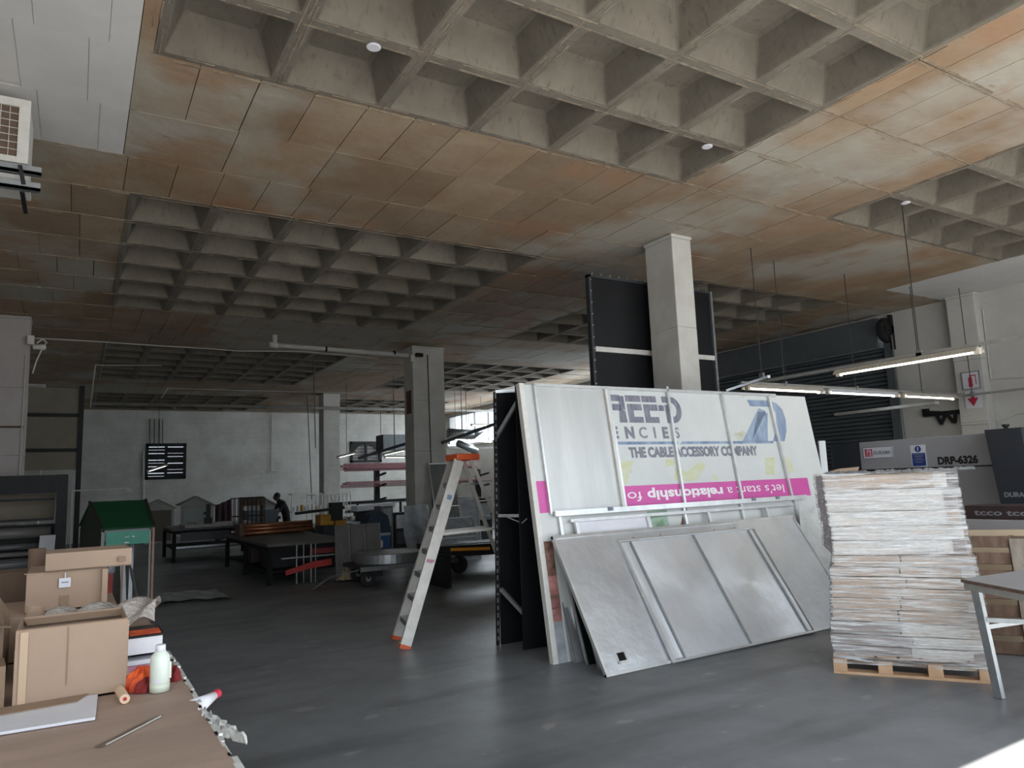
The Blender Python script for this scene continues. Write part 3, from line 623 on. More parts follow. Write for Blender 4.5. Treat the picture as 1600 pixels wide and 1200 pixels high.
# aluminium tube frame lying on the sign
fr = thing('tube_frame', 'aluminium tube frame with uprights leaning against the printed sign', 'frame', (5.6,5.42,0))
def rail(pl, x0, x1, v, w=.03, a=.004, b=.034): mb = MB(); PB(pl, mb, x0, x1, v-w/2, v+w/2, a, b); return mb
def post(pl, xb, xt, v0, v1, w=.03, a=.004, b=.034):
    O, t, n = pl; mb = MB(); mb.frm(O+Vector((xb-w/2,0,0))+t*v0+n*a, Vector((w,0,0)), t*(v1-v0)+Vector((xt-xb,0,0)), n*(b-a)); return mb
part('top_rail', rail(P1, 3.80, 7.35, 2.565, .028), m_alutube, fr)
part('middle_rail', rail(P1, 3.83, 7.46, 1.30, .05, .035, .07), m_alutube, fr)
part('upright', post(P1, 3.812, 3.805, 1.3, 2.57, .02), m_alutube, fr)
for xb, xt in ((4.71,4.72), (5.52,5.56), (6.40,6.41), (7.25,7.22)): part('upright', post(P1, xb, xt, 1.31, 2.61 if xt == 5.56 else 2.57, .03), m_alutube, fr)
part('upright_angle', post(P1, 4.685, 4.69, 1.31, 2.57, .03), m_edge, fr)
for xb in (5.49, 6.36, 7.28): part('lower_upright', post(P1, xb+.04, xb, .0, 1.3, .03), m_alutube, fr)
part('lower_upright', post(P1, 3.93, 3.90, 0, 1.3, .03), m_alutube, fr)
mb = MB(); PB(P1, mb, 3.815, 4.67, 1.32, 2.55, .003, .008); part('infill_sheet', mb, M('reflective_sheet', (.60,.60,.585), (.48,.49,.48), 1.1, .42, metal=.45, stretch=(2.5,1,.3), rvar=.1), fr, label='plain shiny aluminium infill sheet')
for x in (4.45, 6.5, 6.9):
    mb = MB(); PB(P1, mb, x, x+.06, 1.295, 1.33, .07, .078); part('scrap_label', mb, m_grey, fr)
# second frame with white sheet
P2 = plane(5.285, 5.73, 1.6)
f2 = thing('panel_frame', 'low frame with white infill standing behind the bare aluminium sheets', 'frame', (5.4,5.22,0))
part('top_rail', rail(P2, 4.0, 7.2, 1.262, .03), m_alutube, f2)
for x in (4.06, 4.95, 5.8, 6.72): part('upright', post(P2, x+.01, x, 0, 1.255, .04), m_alutube, f2)
mb = MB(); PB(P2, mb, 4.085, 4.93, .02, 1.25, .0, .006); part('white_infill', mb, m_paper, f2)
# bare aluminium sheets
P3 = plane(4.86, 5.56, 1.3)
a3 = thing('aluminium_sheet', 'wide bare aluminium sheet with a square hole near its bottom corner', 'sheet', (5.2,4.86,0))
O3, t3, n3 = P3
mb = MB(); r0, r1, s0, s1 = 3.93, 4.01, .105, .175
for (x0, x1, v0, v1) in ((3.76,r0,.02,1.28),(r1,4.9,.02,1.28),(r0,r1,.02,s0),(r0,r1,s1,1.28),(4.9,7.08,.02,1.28)): PB(P3, mb, x0, x1, v0, v1, -.004, 0)
part('sheet', mb, m_alu2, a3)
fm = MB(); PB(P3, fm, 3.74, 7.1, 1.27, 1.30, -.0188, .012); part('top_edge', fm, m_alutube, a3)
fm = MB(); PB(P3, fm, 3.74, 7.1, 0, .025, -.0188, .014); part('bottom_edge', fm, m_alutube, a3)
fm = MB(); PB(P3, fm, 3.74, 3.765, 0, 1.3, -.02, .014); part('side_edge', fm, m_alutube, a3)
fm = MB(); PB(P3, fm, 7.08, 7.1, 0, 1.3, -.02, .014); part('side_edge', fm, m_alutube, a3)
fm = MB(); PB(P3, fm, r0-.02, r0, s0-.02, s1+.01, 0, .004); PB(P3, fm, r0-.02, r1+.02, s0-.02, s0, 0, .004); PP(P3, fm, ((r1,s0),(r1+.035,s0+.02),(r1+.03,s1),(r1,s1)), 0, .006); part('burr', fm, m_alutube, a3)
P4 = plane(4.82, 5.50, 1.22)
a4 = thing('framed_aluminium_panel', 'front aluminium panel in a folded frame with one middle divider', 'panel', (5.4,4.82,0))
mb = MB(); PB(P4, mb, 4.58, 5.41, .03, 1.19, .0, .004); part('sheet', mb, m_alu, a4, label='left aluminium sheet')
mb = MB(); PB(P4, mb, 5.43, 6.24, .03, 1.19, .0, .004); part('sheet', mb, m_alu, a4)
for nm, (x0, x1, v0, v1) in (('top_frame',(4.44,6.34,1.185,1.22)), ('bottom_frame',(4.44,6.36,0,.04)), ('side_frame',(4.44,4.475,0,1.22)), ('side_frame',(6.32,6.35,0,1.22)), ('inner_rail',(4.575,4.60,.02,1.19)), ('divider',(5.405,5.435,.02,1.19)), ('inner_rail',(6.22,6.25,.02,1.19))):
    kk = .0006*(len(nm)+int(x0*10) % 5); mb = MB(); PB(P4, mb, x0+kk, x1-kk, v0+kk, v1-kk, -.02+kk, .031-kk); part(nm, mb, m_alutube if 'frame' in nm else m_galv, a4, bevel=.003)
for (xa, xb_) in ((4.476, 4.574), (6.251, 6.319)): mb = MB(); PB(P4, mb, xa, xb_, .041, 1.184, 0, .004); part('folded_margin', mb, m_alu, a4)
mb = MB()
for x in (4.65, 5.0, 5.75, 6.05): PB(P4, mb, x, x+.02, 1.22, 1.235, 0, .02)
part('rivets', mb, m_alutube, a4)
# narrower sheets showing at the left edge between the sign and the aluminium
for (yb, yt, L_, x0, x1, m, lb) in ((5.40,5.75,1.12,3.83,4.6,m_alu2,'grey metal sheet edge just right of the portrait print'), (5.28,5.60,.98,3.88,4.9,m_dark,'black sheet standing in for the dark gap among the leaning sheets'), (5.14,5.46,.88,3.90,4.4,m_signplain,'pale sheet showing left of the bare aluminium')):  # the black sheet stands in for the shaded gap between the others
    pl_ = plane(yb, yt, L_); mb = MB(); PB(pl_, mb, x0, x1, 0, L_, -.012, .0)
    o = solo('leaning_sheet', mb, m, lb, 'sheet'); mb = MB(); PB(pl_, mb, x0-.012, x0, 0, L_, -.025, .008); part('edge_trim', mb, m_galv, o)
# torn white sheet near pallet
def torn(u, v):
    x = 7.15 + u*.55; e = .22*math.sin(u*9)*.3 + (.13*abs(math.sin(u*14)) if v > .9 else 0)
    z = .75 + v*(.52 - .30*abs(u-.35)) - e*.8
    return (x, 5.42 + .06*math.sin(u*7+v*5) - .1*u, z)
solo('torn_plastic_sheet', MB().grid(lambda u, v: (7.12+u*.75, 5.2+.12*math.sin(u*6+v*3)+.25*v, (.0 + v*(1.28-.12*abs(math.sin(u*13))-.1*u))), 16, 8), m_dirtywhite, 'torn off-white sheet slumped against the sign right of the aluminium', 'sheet', smooth=True)

# black panels at left of the sign
bp = thing('black_booth_wall', 'tall black boxed panel with diagonal braces standing left of the sign', 'panel', (3.75,6.1,0))
part('skin', MB().frm((3.70,6.50,0),(0,-.10,2.54),(.55,.0,0),(0,-.03,0)), m_dark, bp)
part('return_side', MB().frm((4.0,5.98,0),(0,-.02,2.56),(.05,0,0),(0,.35,0)), m_dark, bp)
part('front_skin', MB().frm((3.74,6.12,0),(0,-.04,2.56),(.5,-.02,0),(0,.02,0)), m_dark, bp)
part('edge_strip', MB().bar((3.66,6.48,0),(3.66,6.36,2.53),.03), m_blackmetal, bp)
part('top_rail', MB().bar((3.66,6.36,2.53),(4.2,6.2,2.55),.03), m_alutube, bp)
for za, zb in ((2.05,2.42),(.55,.3)): part('diagonal_brace', MB().bar((3.67,6.40,za),(3.80,6.14,zb),.035), m_galv, bp)
part('cross_rail', MB().bar((3.67,6.44,1.27),(3.8,6.12,1.27),.03), m_alutube, bp)
part('tie_wire', MB().path([(3.68,6.3,1.27),(3.76,6.1,1.2),(3.82,6.1,1.24)], .006), m_alutube, bp)
st = MB(); r5 = random.Random(5)
for k in range(34):
    z = .05 + k*.073; st.box(3.65-.004, 6.48-.047*z-.02, z, 3.66, 6.48-.047*z+.0, z+.018+r5.random()*.03)
part('staples', st, m_galv, bp)
# tall black backdrop behind the column
tb = thing('black_backdrop', 'tall black sheeted frame with a white cross rail behind the column', 'panel', (7.05,7.6,0))
part('sheeting', MB().box(5.93,7.6,0,8.22,7.63,4.37), m_dark, tb)
for nm, a in (('frame_post',(5.90,7.58,0,5.94,7.66,4.38)), ('frame_post',(8.21,7.56,0,8.25,7.66,4.38)), ('top_rail',(5.90,7.58,4.35,8.25,7.66,4.385))): part(nm, MB().box(*a), m_darkgrey if a[0] < 8 else m_galv, tb)
part('cross_rail', MB().box(5.95,7.565,3.31,8.22,7.6,3.38), m_edge, tb, bevel=.003)
sc = MB()
for k in range(26): z = .3+k*.16; sc.box(5.92,7.57,z,5.935,7.58,z+.02)
for k in range(15): x = 5.95+k*.155; sc.box(x,7.57,4.385,x+.02,7.6,4.405)
part('screws', sc, m_galv, tb)

# ------------------------------------------------------------------ step ladder
ld = thing('step_ladder', 'tall aluminium step ladder with orange top cap', 'ladder', (3.5,7.15,0))
top = Vector((3.60,7.13,1.86))
def lp_(base, tp, s): return Vector(base)*(1-s)+Vector(tp)*s
fa, fb, ta, tb_ = (2.85,6.94,0), (2.96,7.42,0), (3.56,7.03,1.86), (3.60,7.25,1.86)
dd = Vector((.36,.0,-.14)).normalized()
for a, b in ((fa, ta), (fb, tb_)):
    m1 = MB().bar(a, b, .028, .115, up=(1,0,.3)); r = part('front_rail', m1, m_ladder, ld)
    part('foot', MB().bar(Vector(a)+Vector((0,0,-.0)), lp_(a, b, .02), .036, .12, up=(1,0,.3)), m_orangeplas, r)
for k in range(1, 8):
    s = k/8.1; a = lp_(fa, ta, s); b = lp_(fb, tb_, s)
    mb = MB().frm(a + Vector((-.045,0,-.012)), b-a, Vector((.09,0,0)), Vector((0,0,.025))); mb.frm(a + Vector((-.045,0,-.04)), b-a, Vector((.008,0,0)), Vector((0,0,.04)))
    part('step', mb, m_galv, ld)
ra, rb_, ta2, tb2 = (4.50,6.93,0), (4.50,7.42,0), (3.71,7.04,1.86), (3.72,7.24,1.86)
for a, b in ((ra, ta2), (rb_, tb2)): part('rear_rail', MB().bar(a, b, .02, .04, up=(1,0,.3)), m_ladder, ld)
for s in (.18, .42, .66, .86): part('rear_brace', MB().bar(lp_(ra,ta2,s), lp_(rb_,tb2,s), .03, .015), m_galv, ld)
for (f, t_, r_b, r_t) in ((fa,ta,ra,ta2),(fb,tb_,rb_,tb2)): part('spreader', MB().bar(lp_(f,t_,.585), lp_(r_b,r_t,.595), .012, .03), m_edge, ld)
part('top_cap', MB().box(3.52,6.99,1.86,3.80,7.29,1.93), m_orangeplas, ld, bevel=.012)
part('warning_label', MB().frm(lp_(fa,ta,.44)+Vector((-.045,-.015,0)), (.085,0,-.02), (.012,0,.035), (0,.003,0)), m_pinkcloth, ld)
part('side_sticker', MB().frm(lp_(fa,ta,.78)+Vector((-.02,-.015,0)), (.05,0,-.015), (.015,0,.05), (0,.003,0)), m_blueprint, ld)

# ------------------------------------------------------------------ wrapped pallet stack
A = Vector((5.215,3.825,0)); e1 = (Vector((5.82,2.92,0))-A); W = e1.length; e1.normalize(); e2 = Vector((-e1.y, e1.x, 0))
if e2.x < 0: e2 = -e2
D = .84; Z = Vector((0,0,1))
pt = thing('wooden_pallet', 'pine pallet under the film-wrapped carton stack', 'pallet', tuple(A+e1*W/2+e2*D/2))
def fb_(o, a0, a1, d0, d1, z0, z1): return MB().frm(A+e1*a0+e2*d0+Z*z0, e1*(a1-a0), e2*(d1-d0), Z*(z1-z0))
for d in (0, .37, .74): part('bottom_board', fb_(0,0,W,d,d+.10,0,.02), m_woodp, pt)
for a in (0.0, .32, .66, W-.10):
    for d in (0, .37, .74): part('block', fb_(0,a,a+.10,d,d+.10,.02,.11), m_woodp, pt, bevel=.003)
for d in (.05, .37, .70): part('stringer', fb_(0,.02,W-.02,d,d+.10,.11,.13), m_woodd, pt)
for k in range(7): part('deck_board', fb_(0,W*k/7+.01,W*(k+1)/7-.01,.04,D,.13,.149), m_woodp, pt)
zz = .15; lays = [.075,.085,.095,.10,.085,.08,.085,.08,.085,.115,.115,.115,.175,.12]
tot = sum(lays); kf = (1.555-.15)/tot; r6 = random.Random(11)
stack_top = zz
offs = [0,-.01,.0,.01,.015,.02,.03,.035,.06,.07,.075,.06,.05,.045]
stk = thing('carton_stack', 'tall stack of flat carton bundles wrapped in clear stretch film', 'stack', tuple(A+e1*W/2+e2*D/2+Z*.15))
lm = [M('bundle_card_%d' % i, c, c2, 3, .55, bump=.6, bscale=30, stretch=(.6,.6,5)) for i, (c, c2) in enumerate((((.56,.44,.35),(.46,.34,.26)), ((.74,.71,.68),(.60,.55,.50)), ((.60,.50,.42),(.42,.31,.24)), ((.34,.28,.26),(.27,.22,.20))))]
for k, h_ in enumerate(lays):
    h_ *= kf; o0 = offs[k]; w0 = .02 + o0*.9; w1 = W - .02 - max(0, k-5)*.008 - (.05 if k == 13 else 0)
    n = 2 if k < 9 else 1
    cuts = [w0, w0+(w1-w0)*r6.uniform(.45,.6), w1] if n == 2 else [w0, w1]
    for j in range(len(cuts)-1):
        dd_ = r6.uniform(-.012,.012); c = (0 if k in (13, 4, 6) else 1 if k in (9,10,11,12) else 2 if k in (3,5,7,8) else (3,1)[j] if k in (0,1,2) else 2)
        rot = math.radians(7 if k >= 9 else r6.uniform(-.6,.6))
        a0 = e1*math.cos(rot) + e2*math.sin(rot); b0 = -e1*math.sin(rot) + e2*math.cos(rot)
        base = A + e1*cuts[j] + e2*(dd_+.01) + Z*zz
        mb = MB().frm(base, a0*(cuts[j+1]-cuts[j]-.006), b0*(D-.06), Z*(h_-.006)); part('carton_bundle', mb, lm[c], stk, bevel=.006)
        if j == len(cuts)-2: part('bundle_corner', MB().frm(base + a0*(cuts[j+1]-cuts[j]-.10) - b0*.002, a0*.09, b0*.004, Z*(h_-.008)), lm[(3,1,0)[k % 3]], stk)
        if j == 0: part('bundle_end', MB().frm(base - a0*.006 + b0*.02, a0*.006, b0*(D-.12), Z*(h_-.01)), lm[3], stk)
    zz += h_
stack_top = zz
ztops = [0.15]; 
for h_ in lays: ztops.append(ztops[-1]+h_*kf)
def film(side):
    def fn(u, v):
        z = .085 + v*(stack_top-.075); k = min(13, max(0, sum(1 for q in ztops[1:-1] if q < z))); o0 = offs[k]
        nd = min(abs(z-q) for q in ztops); ridge = -.01*math.exp(-(nd/.012)**2)
        ww = .014*math.sin(u*37+z*90)*.3 + .006*math.sin(u*90+z*31)
        w0, w1 = .01 + o0*.9, W - .01 - max(0, k-5)*.008
        sk = .122 if k >= 9 else 0
        if side == 'front': return A + e1*(w0+(w1-w0)*u) + e2*(-.006 - ridge + ww*.35 + sk*(w1-w0)*u*.9 - .008) + Z*z
        if side == 'left': return A + e1*(w0 - .006 + ridge*-.6 + ww*.5 - sk*u*.85) + e2*(u*D) + Z*z
        if side == 'right': return A + e1*(w1 + .008 + ww*.6 - sk*u*.8) + e2*(u*D + sk*.8) + Z*z
    return fn
mbf = MB()
for s in ('front', 'left', 'right'): mbf.grid(film(s), 40, 84)
mbf.grid(lambda u, v: A + e1*(.05+(W-.13)*u) + e2*(.0+v*D*.98+.04) + Z*(stack_top+.012+.012*abs(math.sin(u*40+v*9))*math.sin(v*13+u*5)), 36, 16)
part('stretch_film', mbf, m_film, stk, smooth=True, label='clear crinkled stretch film')
tg = MB(); r7 = random.Random(8)
for k in range(16):
    a = r7.uniform(.0,W-.1); tg.grid(lambda u, v, a=a: A + e1*(a+u*.14) + e2*(.02+v*.12) + Z*(stack_top+.01+.03*abs(math.sin(u*6+a*9))*math.sin(v*3.1)), 5, 3)
part('film_folds', tg, m_plastic, stk, smooth=True)

# ------------------------------------------------------------------ right-hand table, boards, press
C = Vector((5.47,2.90,0)); a_ = Vector((-.45,-.89,0)).normalized(); b_2 = Vector((.89,-.45,0)).normalized()
b_2 = Vector((.93,-.10,0)).normalized()
rt = thing('work_table', 'grey steel-legged table with worn wooden top at the right edge', 'table', tuple(C+a_*.5+b_2*.5))
tp = MB().prism([C+Z*.765, C+a_*1.3+Z*.765, C+a_*1.3+b_2*1.3+Z*.765, C+b_2*1.3+Z*.765], Z*.02); part('tabletop', tp, m_woodd, rt)
tp = MB().prism([C+Z*.785+(a_+b_2)*.006, C+a_*1.29+Z*.785+b_2*.006, C+a_*1.29+b_2*1.29+Z*.785, C+b_2*1.29+Z*.785], Z*.004); part('top_laminate', tp, m_press, rt)
part('apron', MB().bar(C+a_*.02+b_2*.03+Z*.74, C+a_*1.28+b_2*.03+Z*.74, .03, .045), m_strut, rt); part('apron', MB().bar(C+a_*.03+b_2*.03+Z*.74, C+a_*.03+b_2*1.2+Z*.74, .03, .045), m_strut, rt)
for (s, t) in ((.10,.05),(1.2,.05),(.10,1.2),(1.2,1.2)):
    b0 = C+a_*s+b_2*t; part('leg', MB().bar(b0+Vector((.02,-.06,0)), b0+Z*.74, .055, .045, up=(1,0,0)), m_galv, rt, bevel=.004)
part('stretcher', MB().bar(C+a_*.12+b_2*.07+Z*.47, C+a_*.12+b_2*1.2+Z*.44, .03), m_galv, rt); part('stretcher', MB().bar(C+a_*.12+b_2*.07+Z*.52, C+a_*1.2+b_2*1.0+Z*.55, .03), m_galv, rt)
# boards and pallets behind the table
solo('plywood_sheet', MB().frm((6.9,4.05,0),(1.1,-1.5,0),(.12,.12,.98),(.02,.02,0)), m_ply, 'pale plywood sheet leaning behind the table and cartons', 'board')
pb = thing('old_pallet', 'weathered wooden pallet leaning behind the right table', 'pallet', (7.2,3.4,0))
q0 = Vector((6.62,3.52,0)); qd = Vector((.55,-.95,0)).normalized(); qu = Vector((.28,.16,.93)).normalized(); qn = qd.cross(qu).normalized()
if qn.x > 0: qn = -qn
for s in (0, .42, .86): part('stringer', MB().frm(q0+qd*s, qd*.045, qu*1.02, qn*-.09), m_woodd, pb)
for k in range(7): part('slat', MB().frm(q0+qd*.0+qu*(k*.15+.01), qd*.95, qu*.10, qn*.018), m_woodd, pb)
part('end_board', MB().frm(q0+qd*.42+qn*.02, qd*.5, qu*.98, qn*.02), M('grey_boards',(.27,.23,.19),(.19,.155,.125),6,.85,stretch=(4,4,.6)), pb)
solo('timber_offcut', MB().frm((7.5,3.25,.32),(.5,-.85,0),(.05,.03,.12),(-.05,-.03,.0)), m_wood, 'orange-brown timber offcut behind the table stretchers', 'board')
bx = solo('dark_carton', MB().frm((10.0,5.15,.9),(0,-1.6,0),(.5,0,0),(0,0,.17)), m_brown, 'dark brown long carton with grey lettering below the press beam', 'box', bevel=.01)
mb = text_mb('tcco tcco tcco', .07, (9.996,5.03,.95), (0,-1,0), (0,0,1), .02, width=1.1); part('lettering', mb, m_greyl, bx)
solo('packing_bench', MB().box(9.95,3.4,0,10.8,5.4,.74).box(9.9,3.35,.74,10.85,5.45,.9), m_press, 'light grey bench carrying the long dark carton', 'bench', bevel=.01)
# press brake
pr = thing('press_brake', 'large light grey press brake with dark control box by the right wall', 'machine', (13,6,0))
XP = 12.45
part('upper_beam', MB().box(XP,3.6,1.58,XP+.35,8.14,2.09), m_press, pr, bevel=.01)
part('lower_beam', MB().box(XP+.02,3.6,.85,XP+.4,7.9,1.56), m_pressm, pr, bevel=.01)
part('bed', MB().box(XP-.05,3.6,0,XP+.5,7.9,.72), m_press, pr, bevel=.01)
part('end_housing', MB().box(XP+.02,8.15,1.5,XP+.6,8.75,2.09), m_pressd, pr, bevel=.015)
part('end_column', MB().box(XP+.05,8.15,0,XP+.7,8.6,1.5), m_pressm, pr, bevel=.015)
part('rear_frame', MB().box(XP+.4,3.7,0,XP+1.2,7.8,1.9), m_pressm, pr)
cb_ = part('control_cabinet', MB().prism([(XP-.5,5.72,2.12),(XP-.5,5.2,2.12),(XP-.5,5.15,1.0),(XP-.5,5.62,1.0)], (.45,0,0)), m_pressd, pr, bevel=.012)
part('cabinet_knob', MB().lathe([(.03,0),(.03,.03),(.05,.04),(.05,.07)], (XP-.3,5.5,2.12), 12), m_blackmetal, cb_)
mb = text_mb('DURAMA', .065, (XP-.503,5.55,1.10), (0,-1,.0), (0,0,1), .055, width=.42); part('lettering', mb, m_greyl, cb_)
pt_ = part('name_plate', MB().box(XP-.01,7.50,1.775,XP,8.07,1.985), m_paper, pr)
part('plate_border', MB().box(XP-.013,7.5,1.975,XP-.01,8.07,1.985).box(XP-.013,7.5,1.775,XP-.01,8.07,1.785).box(XP-.013,8.06,1.775,XP-.01,8.07,1.985).box(XP-.013,7.5,1.775,XP-.01,7.51,1.985), m_grey, pt_)
em = MB().box(XP-.014,8.0,1.81,XP-.011,8.03,1.94).box(XP-.014,7.89,1.81,XP-.011,7.91,1.94).box(XP-.014,7.935,1.81,XP-.011,7.955,1.90).box(XP-.014,7.965,1.81,XP-.011,7.985,1.90).box(XP-.014,7.89,1.93,XP-.011,7.93,1.95).box(XP-.014,7.98,1.93,XP-.011,8.03,1.95).prism([(XP-.014,7.985,1.95),(XP-.014,7.955,1.90),(XP-.014,7.93,1.95),(XP-.014,7.955,1.93)],(.003,0,0))
part('red_emblem', em, m_redsign, pt_)
mb = text_mb('DURAMA', .062, (XP-.012,7.865,1.845), (0,-1,0), (0,0,1), .03, width=.33); part('lettering', mb, m_grey, pt_)
mb = text_mb('DRP-6326', .115, (XP-.004,6.74,1.625), (0,-1,0), (0,0,1), .055, width=.64); part('model_lettering', mb, m_blackmetal, pr)
nb = part('notice', MB().box(XP-.008,6.92,1.60,XP,7.18,1.97), m_paper, pr)
part('blue_disc', MB().lathe([(.001,-.012),(.055,-.012),(.055,-.009),(.001,-.009)], (XP,7.05,1.90), 20, 'x'), m_bluesign, nb)
part('exclamation_mark', MB().box(XP-.015,7.043,1.885,XP-.012,7.057,1.935).box(XP-.015,7.043,1.865,XP-.012,7.057,1.878), m_whitep, nb)
part('blue_field', MB().box(XP-.011,6.935,1.61,XP-.008,7.165,1.83), m_bluesign, nb)
nl = MB()
for z, a, b in ((1.80,6.96,7.14),(1.77,6.97,7.13),(1.74,7.0,7.1),(1.71,6.96,7.14),(1.67,6.99,7.11)): nl.box(XP-.013,a,z,XP-.011,b,z+.012)
part('notice_lines', nl, m_greyl, nb)
solo('white_offcut', MB().frm((8.22,5.93,0),(.09,-.03,0),(.03,.02,1.98),(.0,.02,0)), m_signplain, 'narrow white offcut standing between the sign and the shutter', 'board')
solo('dark_board', MB().frm((8.05,5.98,0),(.30,.05,0),(-.1,.25,2.48),(0,.03,0)), m_darkgrey, 'dark slate board standing behind the right end of the sign', 'board')
solo('cardboard_flap', MB().prism([(5.62,4.02,1.575),(5.84,3.86,1.575),(5.86,3.85,1.615),(5.72,3.95,1.605)], (.02,.02,.004)), m_card, 'loose cardboard flap on top of the wrapped stack', 'cardboard')

# ------------------------------------------------------------------ foreground table and cartons
TZ = .85
ft = thing('packing_table', 'low packing table covered with brown paper in the near left corner', 'table', (-.3,3.4,0))
def cover(u, v): x = -1.3 + u*1.71; y = 1.2 + v*4.0; return (x, y, TZ + .0015*math.sin(x*11+y*7) + .001*math.sin(y*23-x*5))
part('paper_cover', MB().grid(cover, 40, 60), m_kraft, ft, smooth=True)
part('tabletop', MB().box(-1.3,1.2,TZ-.04,.405,5.2,TZ-.006), m_woodd, ft)
ck = MB(); r8 = random.Random(2)
y = 1.3
while y < 3.9:
    h_ = r8.uniform(.05,.2); ck.box(.405,y,TZ-.03,.405+r8.uniform(.006,.022),y+h_,TZ+.001); y += h_ + r8.uniform(.01,.05)
part('edge_tape', ck, m_dirtywhite, ft, kind='stuff')
ck = MB(); y = 1.32
while y < 3.9: ck.box(.404,y,TZ-.034,.412,y+.03,TZ+.003); y += r8.uniform(.1,.24)
part('edge_marks', ck, m_dark, ft, kind='stuff')
for x in (-1.2,.33):
    for y in (1.35,5.0): part('leg', MB().box(x-.03,y-.03,0,x+.03,y+.03,TZ-.04), m_galv, ft)
def carton(name, label, x0, y0, z0, x1, y1, z1, rz=0, flaps=(), tape=True, m=m_card, open_=False, group=None):
    c = Vector(((x0+x1)/2,(y0+y1)/2,z0)); t = thing(name, label, 'box', tuple(c), group)
    Mr = Matrix.Rotation(rz, 3, 'Z')
    def tr(mb): mb.v = [tuple(c + Mr @ (Vector(v)-c)) for v in mb.v]; return mb
    th = .006
    mb = MB().box(x0,y0,z0,x1,y0+th,z1).box(x0,y1-th,z0,x1,y1,z1).box(x0,y0+th,z0,x0+th,y1-th,z1).box(x1-th,y0+th,z0,x1,y1-th,z1).box(x0,y0,z0,x1,y1,z0+th)
    part('body', tr(mb), m, t)
    if not open_: part('top_flap', tr(MB().box(x0,y0,z1,x1,(y0+y1)/2-.001,z1+.004)), m, t); part('top_flap', tr(MB().box(x0,(y0+y1)/2+.001,z1,x1,y1,z1+.004)), m, t)
    for f in flaps: part('open_flap', tr(MB().prism(f, (0,0,.005))), m_cardin, t)
    return t
b1 = carton('cardboard_box', 'large open plain cardboard box, front-most on the table', -.17,3.30,TZ+.002,.195,3.68,1.125, 0, open_=True,
    flaps=[[(-.17,3.30,1.125),(.195,3.30,1.125),(.18,3.34,1.10),(-.15,3.34,1.10)], [(-.17,3.68,1.115),(.195,3.68,1.115),(.19,3.64,1.095),(-.15,3.64,1.095)]])
part('corner_tape', MB().box(-.155,3.294,TZ+.004,-.13,3.299,1.12), m_tape, b1)
part('crease_line', MB().box(-.005,3.296,TZ+.06,-.003,3.2995,1.12), m_cardin, b1)
part('side_tape', MB().box(.196,3.31,TZ+.004,.199,3.36,1.12), m_tape, b1)
b2 = carton('cardboard_box', 'middle cardboard box with a hanging white tag', -.19,4.3,1.06,.15,4.75,1.245)
tg_ = part('white_tag', MB().box(-.055,4.288,1.17,-.005,4.294,1.215), m_paper, b2); part('tag_string', MB().tube((-.03,4.29,1.215),(-.03,4.29,1.24),.003,5), m_paper, tg_)
part('tag_print', MB().box(-.045,4.286,1.192,-.015,4.288,1.197), m_grey, tg_)
part('lid_lip', MB().box(.13,4.27,1.065,.155,4.30,1.245), m_card, b2); part('lid_corner', MB().box(-.20,4.29,1.246,-.16,4.30,1.25), m_card, b2)
part('paper_strip', MB().box(-.05,4.295,1.065,-.01,4.299,1.13), m_cardin, b2)
b3 = carton('cardboard_box', 'flat long cardboard box lying on top of the tagged box', -.12,4.28,1.252,.255,4.62,1.335, .03)
part('stamp_print', MB().box(.20,4.27,1.275,.23,4.277,1.30), m_cardin, b3)
carton('cardboard_box', 'low carton under the tagged box', -.35,4.2,TZ+.002,.20,4.85,1.055)
carton('cardboard_box', 'open cardboard box cut by the left edge of the photo', -.62,3.75,TZ+.002,-.235,4.1,1.09, 0, open_=True, flaps=[[(-.62,3.75,1.09),(-.235,3.75,1.09),(-.20,3.60,1.10),(-.55,3.62,1.14)], [(-.235,3.75,1.09),(-.235,4.1,1.09),(-.28,4.1,1.17),(-.30,3.8,1.17)]])
carton('brown_carton', 'small brown carton at the very left beside the large open box', -.34,3.32,TZ+.002,-.205,3.5,1.0, .1, m=m_cardin)
carton('cardboard_box', 'brown carton in shadow behind, left of the flat long box', -.42,4.9,TZ,-.12,5.15,1.21, m=M('shadow_brown_card', (.14,.09,.06), (.10,.065,.045), 3, .9))  # card brown darkened to hold the shade it stands in
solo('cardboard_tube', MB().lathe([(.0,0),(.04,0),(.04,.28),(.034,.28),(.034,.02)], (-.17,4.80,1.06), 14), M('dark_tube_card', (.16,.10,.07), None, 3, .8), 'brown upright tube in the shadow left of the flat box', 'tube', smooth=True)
# bubble wrap roll and flaps between
solo('bubble_wrap', MB().grid(lambda u, v: (-.16+u*.52+.02*math.sin(v*5), 3.95+.06*math.cos(v*PI)+.10*(1-v)+.04*math.sin(u*6), 1.0+.085*math.sin(v*PI)+.02*math.sin(u*21+v*8)+.03*u), 40, 14), m_bubble, 'crumpled bubble wrap lying between the open box and the tagged box', 'wrap', smooth=True)
carton('paper_carton', 'long low carton under the bubble wrap', -.2,3.84,TZ+.002,.35,4.12,.965)
solo('paper_curl', MB().grid(lambda u, v: (-.13+.035*math.cos(u*4.2), 3.78+v*.02+.035*math.sin(u*4.2), 1.0+.14*v+.02*u), 14, 4), m_card, 'curled scrap of brown paper sticking up out of the wrap', 'paper', smooth=True)
